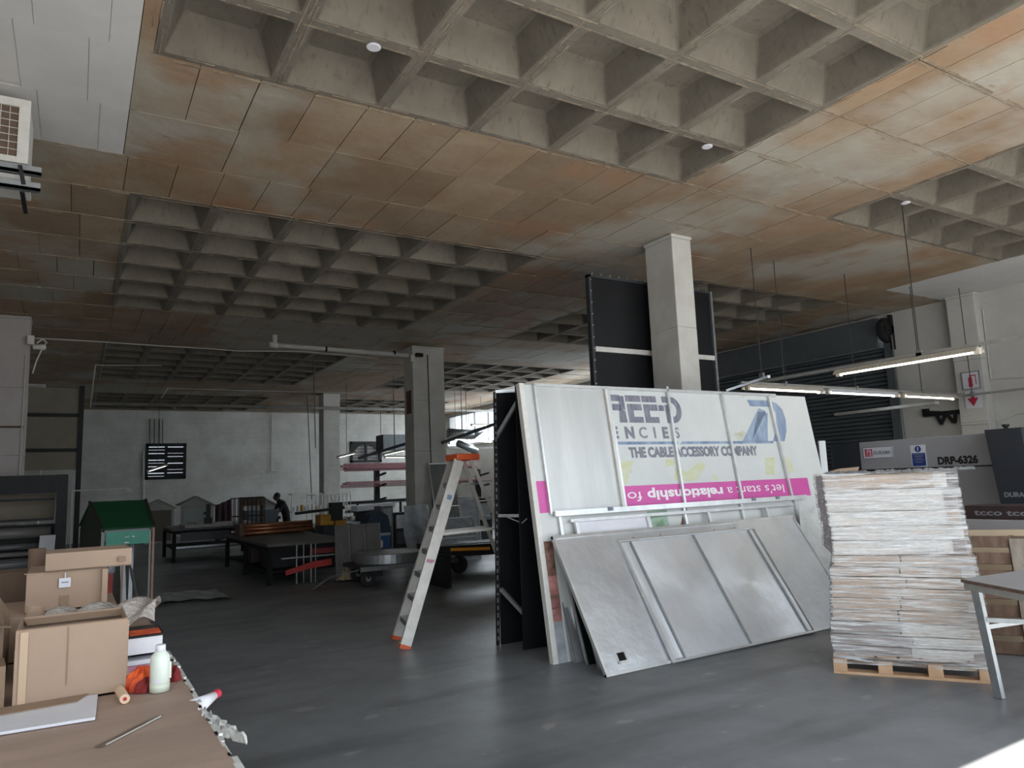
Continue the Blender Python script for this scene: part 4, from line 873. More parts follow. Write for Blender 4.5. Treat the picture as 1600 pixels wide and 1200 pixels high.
# white carton with printing, papers, rag, bottle
wc = carton('white_carton', 'white printed carton with black and orange lid behind the bottle', .12,3.56,.93,.345,3.82,1.0, m=m_paper)
part('printed_lid', MB().box(.12,3.555,1.004,.35,3.83,1.012), m_dark, wc); part('lid_picture', MB().box(.22,3.58,1.012,.34,3.7,1.015), m_orange, wc); part('lid_text', MB().box(.13,3.58,1.012,.21,3.66,1.015), m_greyl, wc)
for k in range(4):
    m = (m_paper, m_pinkcloth, m_paper, m_redcloth)[k]; z = .915 - k*.02
    solo('magazine', MB().box(.12-.005*k,3.54-.01*(k % 2),z-.018,.335+.004*k,3.78,z), m, ('top white booklet directly under the white carton','pink booklet under the top white booklet','grey-white booklet, third down under the white carton','dark red booklet at the bottom under the white carton')[k], 'book', 'booklets under the white carton')
bt = thing('plastic_bottle', 'translucent white plastic bottle standing on the paper-covered table', 'bottle', (.305,3.21,TZ))
bt['label'] = 'translucent white plastic bottle standing at the table corner'
k_ = .0355
part('body', MB().lathe([(.001,0),(k_*.9,0),(k_,.006),(k_,.118),(k_*.93,.132),(k_*.62,.146),(k_*.5,.152),(.001,.152)], (.305,3.21,TZ+.003), 24), m_bottle, bt, smooth=True)
part('cap', MB().lathe([(.001,0),(k_*.52,0),(k_*.52,.022),(k_*.46,.025),(.001,.025)], (.305,3.21,TZ+.152), 20), m_paper, bt, smooth=True)
part('liquid_band', MB().lathe([(k_*1.01,.002),(k_*1.012,.036)], (.305,3.21,TZ+.003), 24), m_liquid, bt, smooth=True)
lb_ = part('label', MB().grid(lambda u, v: (.305+k_*1.02*math.sin(-.75+u*.7), 3.21-k_*1.02*math.cos(-.75+u*.7), TZ+.042+v*.012), 6, 1), m_paper, bt)
part('spout_ridge', MB().tube((.305+k_,3.2,TZ+.05),(.305+k_,3.2,TZ+.11),.004,6), m_bottle, bt)
def rag(cx, cy, r, h_, s):
    rr = random.Random(s); ph = [rr.uniform(0,6) for _ in range(4)]
    def fn(u, v):
        t = u*2*PI; q = v; k = r*(math.sin(q*PI/2)*(1+.22*math.sin(3*t+ph[0])+.14*math.sin(7*t+ph[1])))
        return (cx+k*math.cos(t), cy+k*.8*math.sin(t), TZ+.003+h_*(math.cos(q*PI/2)**.7)*(1+.25*math.sin(4*t+ph[2]+q*6)))
    return MB().grid(fn, 40, 12)
solo('orange_cloth', rag(.245,3.30,.055,.07,1), m_orange, 'crumpled bright orange cloth between box and bottle', 'cloth', smooth=True)
solo('red_cloth', rag(.262,3.26,.045,.04,4), m_redcloth, 'dark red crumpled cloth in front of the orange cloth', 'cloth', smooth=True)
solo('red_cloth', rag(.365,3.36,.035,.045,6), m_redcloth, 'dark red cloth showing just right of the bottle', 'cloth', smooth=True)
tr_ = thing('foam_roll', 'small cream tube with a red core lying in front of the box', 'tube', (.18,3.19,TZ))
pA, pB = Vector((.182,3.115,TZ+.018)), Vector((.172,3.265,TZ+.018)); part('roll', MB().tube(pA, pB, .017, 16), m_foam, tr_, smooth=False); part('red_core', MB().tube(pA-Vector((0,.001,0)), pA+Vector((0,.003,0)), .007, 10), m_red, tr_)
ra_, rb2 = Vector((.095,2.63,TZ+.003)), Vector((.285,2.86,TZ+.003)); dv = (rb2-ra_).normalized(); pn = Vector((dv.y,-dv.x,0))
rl = solo('steel_ruler', MB().frm(ra_, rb2-ra_, pn*-.022, Z*.002), m_steelrule, 'grey steel ruler lying diagonally on the brown paper', 'ruler')
part('ruler_edge', MB().frm(ra_+pn*.002+dv*.02, rb2-ra_-dv*.03, pn*-.004, Z*.0026), m_edge, rl)
solo('white_board', MB().prism([(.085,2.95,TZ+.004),(-.5,2.99,TZ+.004),(-.5,3.20,TZ+.004),(-.1,3.24,TZ+.004),(.05,3.285,TZ+.004),(.10,3.275,TZ+.004)], (0,0,.01)), m_paper, 'white card folder lying in front of the large open box', 'paper', bevel=.002)
solo('brown_sheet', MB().prism([(-.5,3.16,TZ+.015),(.03,3.2,TZ+.015),(.07,3.29,TZ+.016),(-.17,3.29,TZ+.015),(-.5,3.25,TZ+.015)], (0,0,.003)), m_cardin, 'brown card flap on the white folder under the box', 'cardboard')
fu = thing('funnel_bottle', 'white plastic nozzle with a red tip poking out beyond the table edge', 'bottle', (.43,3.05,TZ-.05))
part('nozzle', MB().tube((.40,3.0,TZ-.03),(.485,3.08,TZ-.015),.035,14,.014), m_paper, fu, smooth=True); part('red_tip', MB().tube((.485,3.08,TZ-.015),(.50,3.095,TZ-.012),.016,12), m_redsign, fu)
solo('crumpled_film', MB().grid(lambda u, v: (.405+u*.11*(1-.5*v)+.01*math.sin(v*20), 2.62+v*.28+.015*math.sin(u*13), TZ-.01-.05*u+.018*math.sin(u*17+v*23)), 18, 22), m_dirtywhite, 'crumpled white film hanging over the table edge', 'film', smooth=True)

# ------------------------------------------------------------------ green booth
gb = thing('green_booth', 'small kiosk with dark green pitched roof and mint sign board', 'booth', (.6,12.6,0))
y0, y1, x0, x1 = 11.9, 13.5, .36, .98; ze, zr = 1.17, 1.53; ym = 12.6
part('roof_slope', MB().prism([(x0-.03,y0-.08,ze-.02),(x1+.02,y0-.08,ze-.02),(x1-.05,ym,zr),(x0-.18,ym,zr)], (0,.015,.025)), m_green, gb)
part('roof_slope', MB().prism([(x0-.18,ym,zr),(x1-.05,ym,zr),(x1-.1,y1,ze),(x0-.3,y1,ze)], (0,.0,.025)), m_green, gb)
part('side_panel', MB().prism([(x0-.02,y0,0.0),(x0-.02,y0,ze-.03),(x0-.17,ym,zr-.02),(x0-.28,y1,ze-.03),(x0-.28,y1,0)], (.02,0,0)), m_dgreen, gb)
part('barge_board', MB().bar((x0-.03,y0-.08,ze),(x0-.18,ym,zr+.02),.03,.04), m_brown, gb); part('barge_board', MB().bar((x1+.02,y0-.08,ze),(x1-.05,ym,zr+.02),.03,.04), m_brown, gb)
msg = part('sign_board', MB().box(x0+.03,y0-.03,.93,x1-.04,y0-.015,1.12), m_mint, gb)
part('faded_marks', MB().box(.63,y0-.033,1.03,.66,y0-.03,1.04).box(.67,y0-.033,1.035,.68,y0-.03,1.05).box(.72,y0-.033,1.03,.75,y0-.03,1.045).box(.62,y0-.033,.95,.68,y0-.03,.965), m_whitep, msg)
part('front_frame', MB().box(x0-.02,y0-.01,1.12,x1,y0+.02,1.16).box(x0-.03,y0-.01,0,x0+.01,y0+.02,1.16), m_pressm, gb)
part('corner_post', MB().box(x1-.04,y0-.01,0,x1-.015,y0+.02,1.16), m_pressm, gb)
part('wood_post', MB().box(x1+.0,y0-.03,0,x1+.028,y0+.0,1.2), m_woodred, gb)
part('wood_post', MB().box(.60,y0+.1,0,.625,y0+.13,.93), m_woodred, gb)
solo('folded_ladder', MB().bar((.66,12.3,0),(.62,12.5,1.0),.07,.03).bar((.86,12.2,0),(.70,12.5,.75),.03).bar((.74,12.3,0),(.76,12.5,.9),.05,.02), m_galv, 'pale metal struts leaning inside the green booth', 'frame')
solo('red_toolbox', MB().box(.40,12.0,.30,.5,12.3,.52).box(.41,12.0,.0,.5,12.3,.3), m_red, 'red case stored inside the green booth', 'case')
solo('grey_canister', MB().lathe([(.001,0),(.06,0),(.07,.05),(.06,.16),(.02,.2),(.001,.2)], (.46,12.1,.52), 14), m_plastic, 'grey canister on the red case in the booth', 'canister', smooth=True)
solo('plastic_sheeting', MB().grid(lambda u, v: (1.05+u*1.0, 12.0+v*1.2+.1*math.sin(u*5), .02+.03*abs(math.sin(u*9+v*5))), 18, 14), m_plastic, 'crumpled clear sheeting on the floor right of the booth', 'sheet', smooth=True)

# ------------------------------------------------------------------ left rack with rolls
rk = thing('roll_rack', 'black steel rack holding horizontal rolls behind the left boxes', 'rack', (-.5,14.6,0))
part('upright', MB().box(-.28,14.4,0,-.12,14.8,2.025), m_blackmetal, rk); part('header', MB().box(-1.6,14.395,1.72,-.283,14.5,2.02), m_blackmetal, rk)
part('cross_bar', MB().box(-1.6,14.38,1.60,-.30,14.45,1.64), m_blackmetal, rk); part('cross_bar', MB().box(-1.6,14.38,1.27,-.30,14.45,1.31), m_blackmetal, rk)
part('shelf_back', MB().box(-1.6,14.9,.0,-.2,14.92,1.2), m_blackmetal, rk)
part('pale_back_panel', MB().box(-1.6,14.9,1.3,-.3,14.92,1.72), M('tan_board', (.30,.26,.2), (.25,.21,.16), 3, .8), rk)
for k, (z, r) in enumerate(((1.08,.09),(.86,.05),(.74,.04),(.58,.10),(.40,.06),(.28,.05),(.12,.09))):
    solo('material_roll', MB().tube((-1.6,14.55,z),(-.34-.05*(k % 3),14.55,z), r, 16), m_profile if k % 2 else M('grey_roll_%d' % k, (.20,.19,.18), None, 3, .4), ('topmost fat grey roll on the left rack','thin roll under the topmost fat roll','third roll down on the left rack','fat roll in the middle of the left rack','thin roll below the middle fat roll','low thin roll on the left rack','fat roll lowest on the left rack')[k], 'roll', 'rolls on the left rack', smooth=True)
solo('white_board', MB().frm((-.52,14.1,0),(.22,0,0),(.04,.2,1.03),(0,.02,0)), m_paper, 'white board leaning on the end of the roll rack', 'board')
rk2 = thing('tall_frame', 'tall thin black post with cross bars at the far left', 'frame', (-.3,20,0))
part('post', MB().box(-.02,20,0,.09,20.1,4.3), m_blackmetal, rk2)
for z in (3.55, 2.72): part('bar', MB().box(-1.6,20,z,.0,20.06,z+.08), m_blackmetal, rk2)
part('clad_panel', MB().box(-1.6,20.1,2.3,.0,20.14,4.25), M('tan_board_2', (.30,.27,.21), (.26,.23,.18), 3, .8), rk2)

# ------------------------------------------------------------------ work area in the middle distance
m_benchtop = M('worn_bench_top', (.10,.09,.08), (.03,.029,.028), 2.5, .5)
m_bblack = M('bench_black', (.006,.006,.0065), None, 5, .75, spec=.3)
def bench(name, label, x0, y0, x1, y1, h, m=m_bblack, top=m_benchtop, shelf=None):
    t = thing(name, label, 'workbench', ((x0+x1)/2,(y0+y1)/2,0))
    part('worktop', MB().box(x0,y0,h-.05,x1,y1,h), top, t, bevel=.005)
    part('frame_rail', MB().box(x0+.04,y0+.04,h-.13,x1-.04,y1-.04,h-.052), m, t)
    ys = [y0+.06, y1-.06] if y1-y0 < 2.4 else [y0+.06, (y0+y1)/2, y1-.06]
    for x in (x0+.06, x1-.06):
        for y in ys: part('leg', MB().box(x-.04,y-.04,0,x+.04,y+.04,h-.13), m, t)
    if shelf: part('lower_shelf', MB().box(x0+.05,y0+.1,shelf,x1-.05,y1-.1,shelf+.03), m, t)
    return t
wb1 = bench('workbench', 'long black steel workbench with worn grey top, nearest of the work area', 2.85,13.0,4.35,17.2,.70, shelf=.2)
for k, x in enumerate((3.35,3.47,3.60,3.68)): part('front_bar', MB().tube((x,12.98,0),(x,12.98,.66),.009 if k % 2 else .013,6), m_strut, wb1)
part('side_shelf', MB().box(3.1,12.99,.43,4.2,13.1,.45), m_galv, wb1)
solo('red_tray', MB().prism([(3.15,12.92,.16),(3.6,12.92,.24),(3.95,12.92,.27),(3.95,12.92,.38),(3.6,12.92,.35),(3.15,12.92,.24)], (0,.05,0)), m_red, 'bright red tray leaning under the black workbench', 'tray')
solo('red_tray', MB().box(3.65,13.1,.47,4.15,13.4,.60), M('dark_red_paint', (.2,.02,.02), None, 3, .6), 'dark red drawer hanging below the bench top', 'drawer')
solo('scrap_pile', MB().grid(lambda u, v: (3.95+u*.45, 12.5+v*.4, .03+.16*math.sin(u*PI)*math.sin(v*PI)*(1+.5*math.sin(u*31+v*17))), 20, 12), m_ply, 'heap of tan offcuts on the floor under the bench', 'scrap')
for (bx0, by0, w_, d_, h_, m, nm, lb) in ((3.0,13.6,.5,.5,.34,m_blackmetal,'shade_crate','black crate added for darkness at the near end of the long bench shelf'), (3.55,14.2,.55,.5,.28,m_darkgrey,'shade_crate','dark grey crate added for darkness in the middle of the long bench shelf'), (2.98,15.0,.4,.6,.36,m_brown,'shade_crate','dark brown crate added for darkness further along the long bench shelf'), (3.6,15.6,.5,.6,.30,m_blackmetal,'shade_crate','black crate added for darkness at the far end of the long bench shelf')):  # crates added to deepen the darkness under the bench
    t = thing(nm, lb, 'crate', (bx0+w_/2, by0+d_/2, .231), 'added dark crates under the long bench')
    part('crate_body', MB().box(bx0,by0,.231,bx0+w_,by0+d_,.231+h_), m, t, bevel=.01); part('crate_rim', MB().box(bx0-.012,by0-.012,.231+h_-.04,bx0+w_+.012,by0+d_+.012,.231+h_-.01), m, t)
tb3 = thing('copper_tubes', 'bundle of copper-brown tubes lying on the workbench', 'tubes', (3.6,16.2,.70))
for k, (dz, dy) in enumerate(((.05,0),(.05,.11),(.13,.05),(.05,.22),(.13,.16),(.20,.10))): part('tube', MB().tube((2.98,16.0+dy,.70+dz),(4.55,16.25+dy,.70+dz),.045,10), m_copper, tb3, smooth=True)
part('end_block', MB().box(2.93,15.9,.70,3.02,16.35,.95), m_woodd, tb3)
wb2 = bench('workbench', 'second bench with pale blue-grey sheet top behind the copper tubes', 4.9,17.5,6.6,19.5,.72, top=M('pale_blue_sheet', (.42,.47,.48), (.3,.34,.36), 3, .35, metal=.4))
wb3 = bench('workbench', 'dark workbench in front of the beige sheds at left', 2.0,19.2,4.1,21.5,.80, shelf=.3)
part('drawer_front', MB().box(2.2,19.17,.5,3.3,19.2,.70), m_darkgrey, wb3); part('lower_rail', MB().box(2.1,19.15,.33,4.0,19.19,.38), m_galv, wb3)
solo('metal_sheets', MB().box(2.3,19.3,.80,3.9,20.5,.87), m_strut, 'stack of pale metal sheets on the far left bench', 'sheets')
for (dx, lb) in ((0.0,'left one of three grey framed panels standing in front of the bench'), (.29,'middle one of three grey framed panels by the bench'), (.58,'right one of three grey framed panels by the bench')):
    x = 3.93+dx; o = solo('grey_sheet', MB().frm((x,12.6,.02),(.25,0,0),(.0+.09,.36,.93),(0,.02,0)), M('grey_panel_face', (.16,.16,.155), (.12,.12,.118), 4, .6), lb, 'panel', 'three grey framed panels')
    part('edge_rail', MB().frm((x+.25,12.58,.02),(.02,0,0),(.09,.36,.93),(0,.03,0)), m_galv, o)
# wire cages
def cage(label, x0, y0, z0, wx, wy, h, m, n=6, name='wire_cage'):
    t = thing(name, label, 'cage', (x0+wx/2, y0+wy/2, z0))
    for k in range(n+1):
        x = x0+wx*k/n; part('wire', MB().bar((x,y0,z0),(x,y0,z0+h),.015), m, t)
    for k in range(1, n): 
        x = x0+wx*k/n; part('wire', MB().bar((x,y0+wy,z0),(x,y0+wy,z0+h),.015), m, t)
    for z in (z0+.01, z0+h*.5, z0+h): part('ring', MB().bar((x0,y0,z),(x0+wx,y0,z),.02).bar((x0,y0+wy,z),(x0+wx,y0+wy,z),.02).bar((x0,y0,z),(x0,y0+wy,z),.02).bar((x0+wx,y0,z),(x0+wx,y0+wy,z),.02), m, t)
    return t
p = at(358,838,17.2); cage('dark slatted cage standing on the left end of the long bench', p.x, 16.7, .70, .65, .35, .78, m_blackmetal, 7)
solo('wooden_crate', MB().box(p.x+.22, 17.1, 1.30, p.x+.72, 17.3, 1.5).box(p.x+.22,17.1,.72,p.x+.26,17.3,1.3).box(p.x+.68,17.1,.72,p.x+.72,17.3,1.3), m_woodd, 'brown wooden crate frame behind the dark cage', 'crate')
p = at(500,822,17.6); cage('white wire cage on the pale sheet bench', p.x, 18.0, .72, .9, .6, .75, m_edge, 9)
# white shelving with goods by the person
ws = thing('white_shelf', 'white tube shelving with tins behind the working person', 'shelf', (7.2,24,0))
p = at(456,822,23); q = at(503,770,23)
for x in (p.x, (p.x+q.x)/2, q.x): part('upright', MB().bar((x,23,0),(x,23,q.z),.04), m_edge, ws)
for z in (p.z+.0, (p.z+q.z)/2-.05, q.z): part('shelf_rail', MB().box(p.x,22.98,z-.03,q.x,23.4,z), m_edge, ws)
r9 = random.Random(4)
for k in range(8):
    x = p.x+.12+k*.115; z = (p.z+q.z)/2-.05; solo('tin', MB().lathe([(.001,0),(.05,0),(.05,.13+.03*(k % 3)),(.001,.13+.03*(k % 3))], (x,23.15,z+.001), 10), (m_paper, m_edge, m_yellow, m_paper)[k % 4], ('leftmost','second','third','fourth','fifth','sixth','seventh','rightmost')[k] + ' of the row of tins on the white tube shelving', 'tin', 'tins on the white shelving', smooth=False)
# three sheds
def shed(px0, px1, pyk, pye, pyb, Y, label, inner):
    a = at(px0, pye, Y); b = at(px1, pye, Y); k = at((px0+px1)/2, pyk, Y); t = thing('beige_booth', label, 'booth', ((a.x+b.x)/2, Y, 0), 'beige gabled booths at the back wall')
    part('gable_wall', MB().prism([(a.x,Y,0),(a.x,Y,a.z),(k.x,Y,k.z),(b.x,Y,b.z),(b.x,Y,0)], (0,.05,0)), m_beige, t)
    part('roof', MB().prism([(a.x-.06,Y-.1,a.z-.03),(k.x,Y-.1,k.z),(k.x,Y+1.0,k.z),(a.x-.06,Y+1.0,a.z-.03)], (0,0,.04)).prism([(b.x+.06,Y-.1,b.z-.03),(k.x,Y-.1,k.z),(k.x,Y+1.0,k.z),(b.x+.06,Y+1.0,b.z-.03)], (0,0,.04)), m_strut, t)
    part('front_panel', MB().box(a.x+.08, Y-.03, .1, b.x-.08, Y-.01, a.z-.12), inner, t); part('lintel', MB().box(a.x,Y-.05,a.z-.12,b.x,Y-.0,a.z-.07), m_strut, t)
m_opening = M('shadowed_brown_panel', (.12,.105,.085), None, 3, .8); m_pale = M('pale_booth_sheet', (.33,.36,.35), (.27,.30,.29), 1, .5)  # dark brown panel colour carries the shade of an open booth front
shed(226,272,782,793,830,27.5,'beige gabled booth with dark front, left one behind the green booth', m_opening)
shed(283,334,777,789,830,27.5,'pale gabled booth with closed front, middle one of three', m_pale)
shed(388,432,777,789,830,27.5,'gabled booth with grey front, right one of three next to the person', m_pale)
# clutter on benches as individual small things
bits = [(300,822,19.4,.3,.12,m_clutter,'vice','dark vice on the left bench'), (326,826,19.4,.16,.55,m_blackmetal,'machine','dark drill head at the right end of the left bench')]
for (px,py,Y,w_,h_,m,nm,lb) in bits:
    p = at(px,py,Y); z = .8; solo('bench_'+nm, MB().box(p.x-w_/2,Y,z,p.x+w_/2,Y+.25,z+h_*.4).box(p.x-w_/4,Y+.02,z+h_*.4,p.x+w_/4,Y+.2,z+h_).box(p.x-w_*.7,Y+.05,z+h_*.55,p.x,Y+.12,z+h_*.65), m, lb, nm)
solo('curtain_cloth', MB().grid(lambda u, v: (lambda p: (p.x, 24+.1*math.sin(u*20), p.z))(at(336+u*28, 790-12*u+v*58, 24)), 16, 4), M('mauve_cloth', (.16,.11,.13), (.11,.07,.09), 5, .9), 'mauve cloth hanging between the middle and right booths', 'cloth')
bl = at(402,822,21); solo('wash_basin', MB().prism([(bl.x-.25,21,.75),(bl.x+.5,21,.75),(bl.x+.62,21,1.1),(bl.x-.32,21,1.1)], (0,.6,0)), M('slate_bin', (.09,.11,.12), None, 3, .5), 'slate coloured bin in front of the person', 'bin')
solo('bin_stand', MB().box(bl.x-.2,21.05,0,bl.x+.45,21.55,.745), m_darkgrey, 'dark stand below the slate coloured bin', 'stand')

# carts
ct = thing('flat_trolley', 'low flatbed trolley with rubber wheels carrying a round metal ring', 'trolley', (4.9,11.9,0))
part('deck', MB().box(4.02,11.55,.27,5.75,12.5,.33), m_darkgrey, ct, bevel=.006); part('deck_rail', MB().box(4.0,11.52,.25,5.77,11.55,.32), m_galv, ct)
for x, y in ((4.15,11.62),(5.45,11.62),(4.25,12.4),(5.45,12.4)):
    wh = part('wheel', MB().lathe([(.02,-.04),(.09,-.045),(.12,-.03),(.125,0),(.12,.03),(.09,.045),(.02,.04)], (x,y,.128), 22, 'y'), m_rubber, ct, smooth=False)
    part('hub', MB().lathe([(.01,-.05),(.045,-.05),(.045,.05),(.01,.05)], (x,y,.128), 14, 'y'), m_galv, wh)
    part('fork', MB().box(x-.02,y-.06,.13,x+.02,y+.06,.268), m_blackmetal, ct)
part('tow_bar', MB().path([(4.0,11.6,.28),(3.55,11.7,.2),(3.3,11.8,.03)], .012), m_galv, ct)
solo('metal_ring', MB().lathe([(.50,0),(.60,0),(.60,.15),(.57,.16),(.54,.15),(.02,.13)], (4.72,12.15,.331), 40), m_galv, 'round galvanised ring lying on the low trolley', 'ring', smooth=False)
ct2 = thing('flat_trolley', 'dark second trolley behind the step ladder', 'trolley', (6.4,12.6,0))
part('deck', MB().box(5.85,11.9,.40,7.6,13.2,.46), m_blackmetal, ct2)
for x, y in ((6.0,11.95),(7.3,11.95)): part('wheel', MB().lathe([(.02,-.04),(.10,-.045),(.155,-.03),(.16,0),(.155,.03),(.10,.045),(.02,.04)], (x,y,.165), 22, 'y'), m_rubber, ct2)
for x, y in ((6.0,11.95),(7.3,11.95)): part('fork', MB().box(x-.02,y-.06,.165,x+.02,y+.06,.40), m_blackmetal, ct2)
lb3 = thing('black_bench_bed', 'black truck-like bench bed with an amber strip behind the ladder', 'bench', (5.6,10.3,0))
part('bed', MB().prism([(4.85,10.3,.66),(6.6,10.3,.62),(6.6,10.3,.44),(5.2,10.3,.48),(4.85,10.3,.58)], (0,.9,0)), m_blackmetal, lb3); part('amber_strip', MB().bar((5.02,10.285,.60),(5.72,10.285,.565),.01,.045), m_amber, lb3)
part('deck_edge', MB().bar((4.85,10.29,.675),(6.6,10.29,.645),.02,.02), m_galv, lb3)
for x in (5.0,6.4): part('leg', MB().box(x,10.4,0,x+.08,11.1,.5), m_blackmetal, lb3)
# sheets round the broad column
cs = solo('crumpled_sheet', MB().grid(lambda u, v: (6.30+u*.62+.02*math.sin(v*9), 15.05+.04*math.sin(u*9+v*4)+.25*v, .0+v*1.17), 10, 12), m_plastic, 'silvery film-wrapped panel leaning on the broad column', 'panel', smooth=True)
def framed(name, label, x0, x1, Y, h, lean, m, mf=m_alutube):
    t = thing(name, label, 'panel', ((x0+x1)/2, Y, 0)); part('panel_sheet', MB().frm((x0,Y,0),(x1-x0,0,0),(0,lean,h),(0,.015,0)), m, t)
    for x in (x0, x1): part('frame_side', MB().frm((x-.015,Y-.02,0),(.03,0,0),(0,lean,h),(0,.03,0)), mf, t)
    for s in (0, .52, .985): part('frame_rail', MB().frm((x0,Y-.02+lean*s,h*s),(x1-x0,0,0),(0,0,.025),(0,.03,0)), mf, t)
m_gpanel = M('grey_green_panel', (.22,.235,.22), (.17,.18,.17), 3, .5)
framed('framed_sheet', 'tall grey-green framed sheet leaning on the broad column', 7.0, 7.62, 14.8, 2.12, .6, m_gpanel)
framed('framed_sheet', 'low wide grey framed sheet in front of the broad column', 6.45, 7.55, 14.0, .88, .35, m_plastic, m_galv)
framed('framed_sheet', 'silvery wrapped sheet standing right of the low framed sheet', 7.85, 8.4, 15.5, 1.25, .2, m_plastic, m_galv)
# blue welding machine, bottles etc
bw = thing('welding_machine', 'blue welding machine with gas hose left of the broad column', 'machine', (5.5,14.8,0))
part('body', MB().box(5.12,14.6,.1,5.72,15.1,.64), m_blue, bw, bevel=.02); part('top_unit', MB().prism([(5.15,14.6,.66),(5.75,14.6,.66),(5.68,14.6,1.0),(5.5,14.6,1.12),(5.28,14.6,1.04)], (0,.45,0)), M('dark_blue_cover', (.02,.05,.09), (.015,.03,.05), 9, .6), bw)
part('side_trim', MB().box(5.10,14.58,.1,5.13,14.62,.66).box(5.12,14.58,.60,5.72,14.6,.65), m_galv, bw)
part('white_logo', MB().box(5.33,14.585,.36,5.55,14.6,.50), m_whitep, bw); part('blue_logo', MB().box(5.37,14.58,.40,5.51,14.586,.46), m_blue, bw)
for x in (5.2,5.65): part('wheel', MB().lathe([(.01,-.03),(.08,-.03),(.09,0),(.08,.03),(.01,.03)], (x,14.62,.09), 14, 'y'), m_rubber, bw)
ym_ = thing('yellow_machine', 'yellow and black bending machine behind the grey panels', 'machine', (5.1,16.5,0))
part('base', MB().box(4.8,16.3,0,5.5,17.0,.8), m_darkgrey, ym_, bevel=.02); part('yellow_head', MB().box(4.70,16.2,.80,5.02,16.6,1.04), m_yellow, ym_, bevel=.02); part('yellow_block', MB().box(5.05,16.2,.78,5.3,16.6,.92), m_yellow, ym_, bevel=.02)
part('black_arm', MB().bar((4.15,16.2,1.10),(5.25,16.2,1.18),.08,.06).box(4.95,16.15,.9,5.2,16.4,1.3), m_blackmetal, ym_); part('white_knob', MB().lathe([(.01,-.05),(.05,-.04),(.05,.04),(.01,.05)], (5.45,16.2,.93), 12, 'x'), m_whitep, ym_)
# cantilever rack with maroon profiles along the back
cr = thing('cantilever_rack', 'black cantilever rack loaded with maroon and grey profiles', 'rack', (10,25.5,0))
for px in (590, 748):
    a = at(px, 733, 25.5); part('post', MB().box(a.x-.08,25.5,0,a.x+.08,25.7,a.z), m_blackmetal, cr)
    for py in (740, 757, 778, 800): z = at(px,py,25.5).z; part('arm', MB().bar((a.x,25.6,z-.1),(a.x,24.7,z),.07), m_blackmetal, cr)
for k, (py, m, h_, nm) in enumerate(((727, m_maroon, .28,'topmost maroon profiles on the cantilever rack'), (753, m_maroon, .22,'second level maroon and grey profiles on the rack'), (760, m_profile, .06,'pale profiles under the second level on the rack'), (780, m_profile, .12,'dark profiles on the third level of the rack'), (803, m_profile, .16,'dark profiles on the lowest level of the rack'))):
    a = at(528, py, 25); b = at(775, py+1, 25); rr = random.Random(k)
    t = thing('profile_bundle', nm, 'profiles', ((a.x+b.x)/2, 25, (a.z+b.z)/2-h_/2))
    for j in range(7):
        z = (a.z+b.z)/2 - h_/2 + h_*j/7; l0 = rr.uniform(-.3,.4); part('profile', MB().box(a.x+l0, 24.75+rr.uniform(0,.3), z, b.x-rr.uniform(0,2.0), 25.2, z+h_/7-.008), m, t)
dq = solo('metal_duct', MB().box(*at(599,703,25), *(at(640,679,25)+Vector((0,.7,0)))), M('duct_zinc', (.20,.22,.23), (.14,.155,.16), 6, .45, metal=.6, stretch=(4,1,.5)), 'square galvanised duct under the far ceiling beside the broad column', 'duct')
part('shade_face', MB().box(*(at(599,703,25)-Vector((.02,0,0))), *(at(599,679,25)+Vector((.0,.7,0)))), m_blackmetal, dq)  # black face puts the shade of the duct's left side into colour
for xx in (dq.location.x-.5, dq.location.x+.5): solo('duct_hanger', MB().tube((xx,25.3,dq.location.z+.6),(xx,25.3,CZ+.01),.012,5), m_wire, ('left ' if xx < dq.location.x else 'right ')+'hanger of the square galvanised duct', 'rod', 'hangers of the square duct')
dc = solo('round_duct', MB().tube(at(700,677,21), at(738,679,21), .16, 16).tube(at(738,679,21), at(752,672,21), .16, 16, .1), m_galv, 'round silver duct hanging right of the broad column', 'duct', smooth=True)
solo('round_duct', MB().tube(at(715,692,21.5), at(745,706,21.5), .12, 16), m_galv, 'lower silver duct sloping down behind the ladder top', 'duct', smooth=True)
for (a_q, lb) in (((at(722,678,21)), 'hanger wire of the upper round duct'), ((at(730,698,21.5)), 'hanger wire of the lower round duct')): solo('duct_hanger', MB().tube(tuple(a_q), (a_q.x,a_q.y,CZ+.01), .012, 5), m_wire, lb, 'wire')
# machines seen under the ladder
for (px0,px1,py0,py1,Y,m,nm,lb) in ((742,768,782,850,17.5,m_blackmetal,'machine','black machine cabinet behind the ladder, right'), (722,742,815,850,16.5,m_press,'cabinet','light grey cabinet framed by the ladder'), (617,640,800,870,18.2,m_blackmetal,'cabinet','dark cabinet left of the broad column'), (596,614,790,860,17.4,m_profile,'cabinet','tall dark shelving left of the column')):
    a = at(px0,py1,Y); b = at(px1,py0,Y); t = thing('tool_'+nm, lb, nm, ((a.x+b.x)/2, Y, 0))
    part('casing', MB().box(a.x,Y,0,b.x,Y+.5,b.z), m, t, bevel=.01); part('panel', MB().box(a.x+.05,Y-.02,b.z*.55,b.x-.05,Y,b.z-.06), m_galv, t); part('lower_panel', MB().box(a.x+.06,Y-.02,.1,b.x-.06,Y,b.z*.45), m_darkgrey, t)
wh = at(575,815,19); solo('white_sheets', MB().frm((wh.x-.3,19,.98),(1.1,0,.06),(0,.5,.0),(0,0,.14)), m_paper, 'white boards resting behind the yellow machine', 'boards')
solo('sheet_stand', MB().box(wh.x-.2,19.1,0,wh.x+.7,19.45,.98), m_blackmetal, 'dark stand carrying the white boards', 'stand')
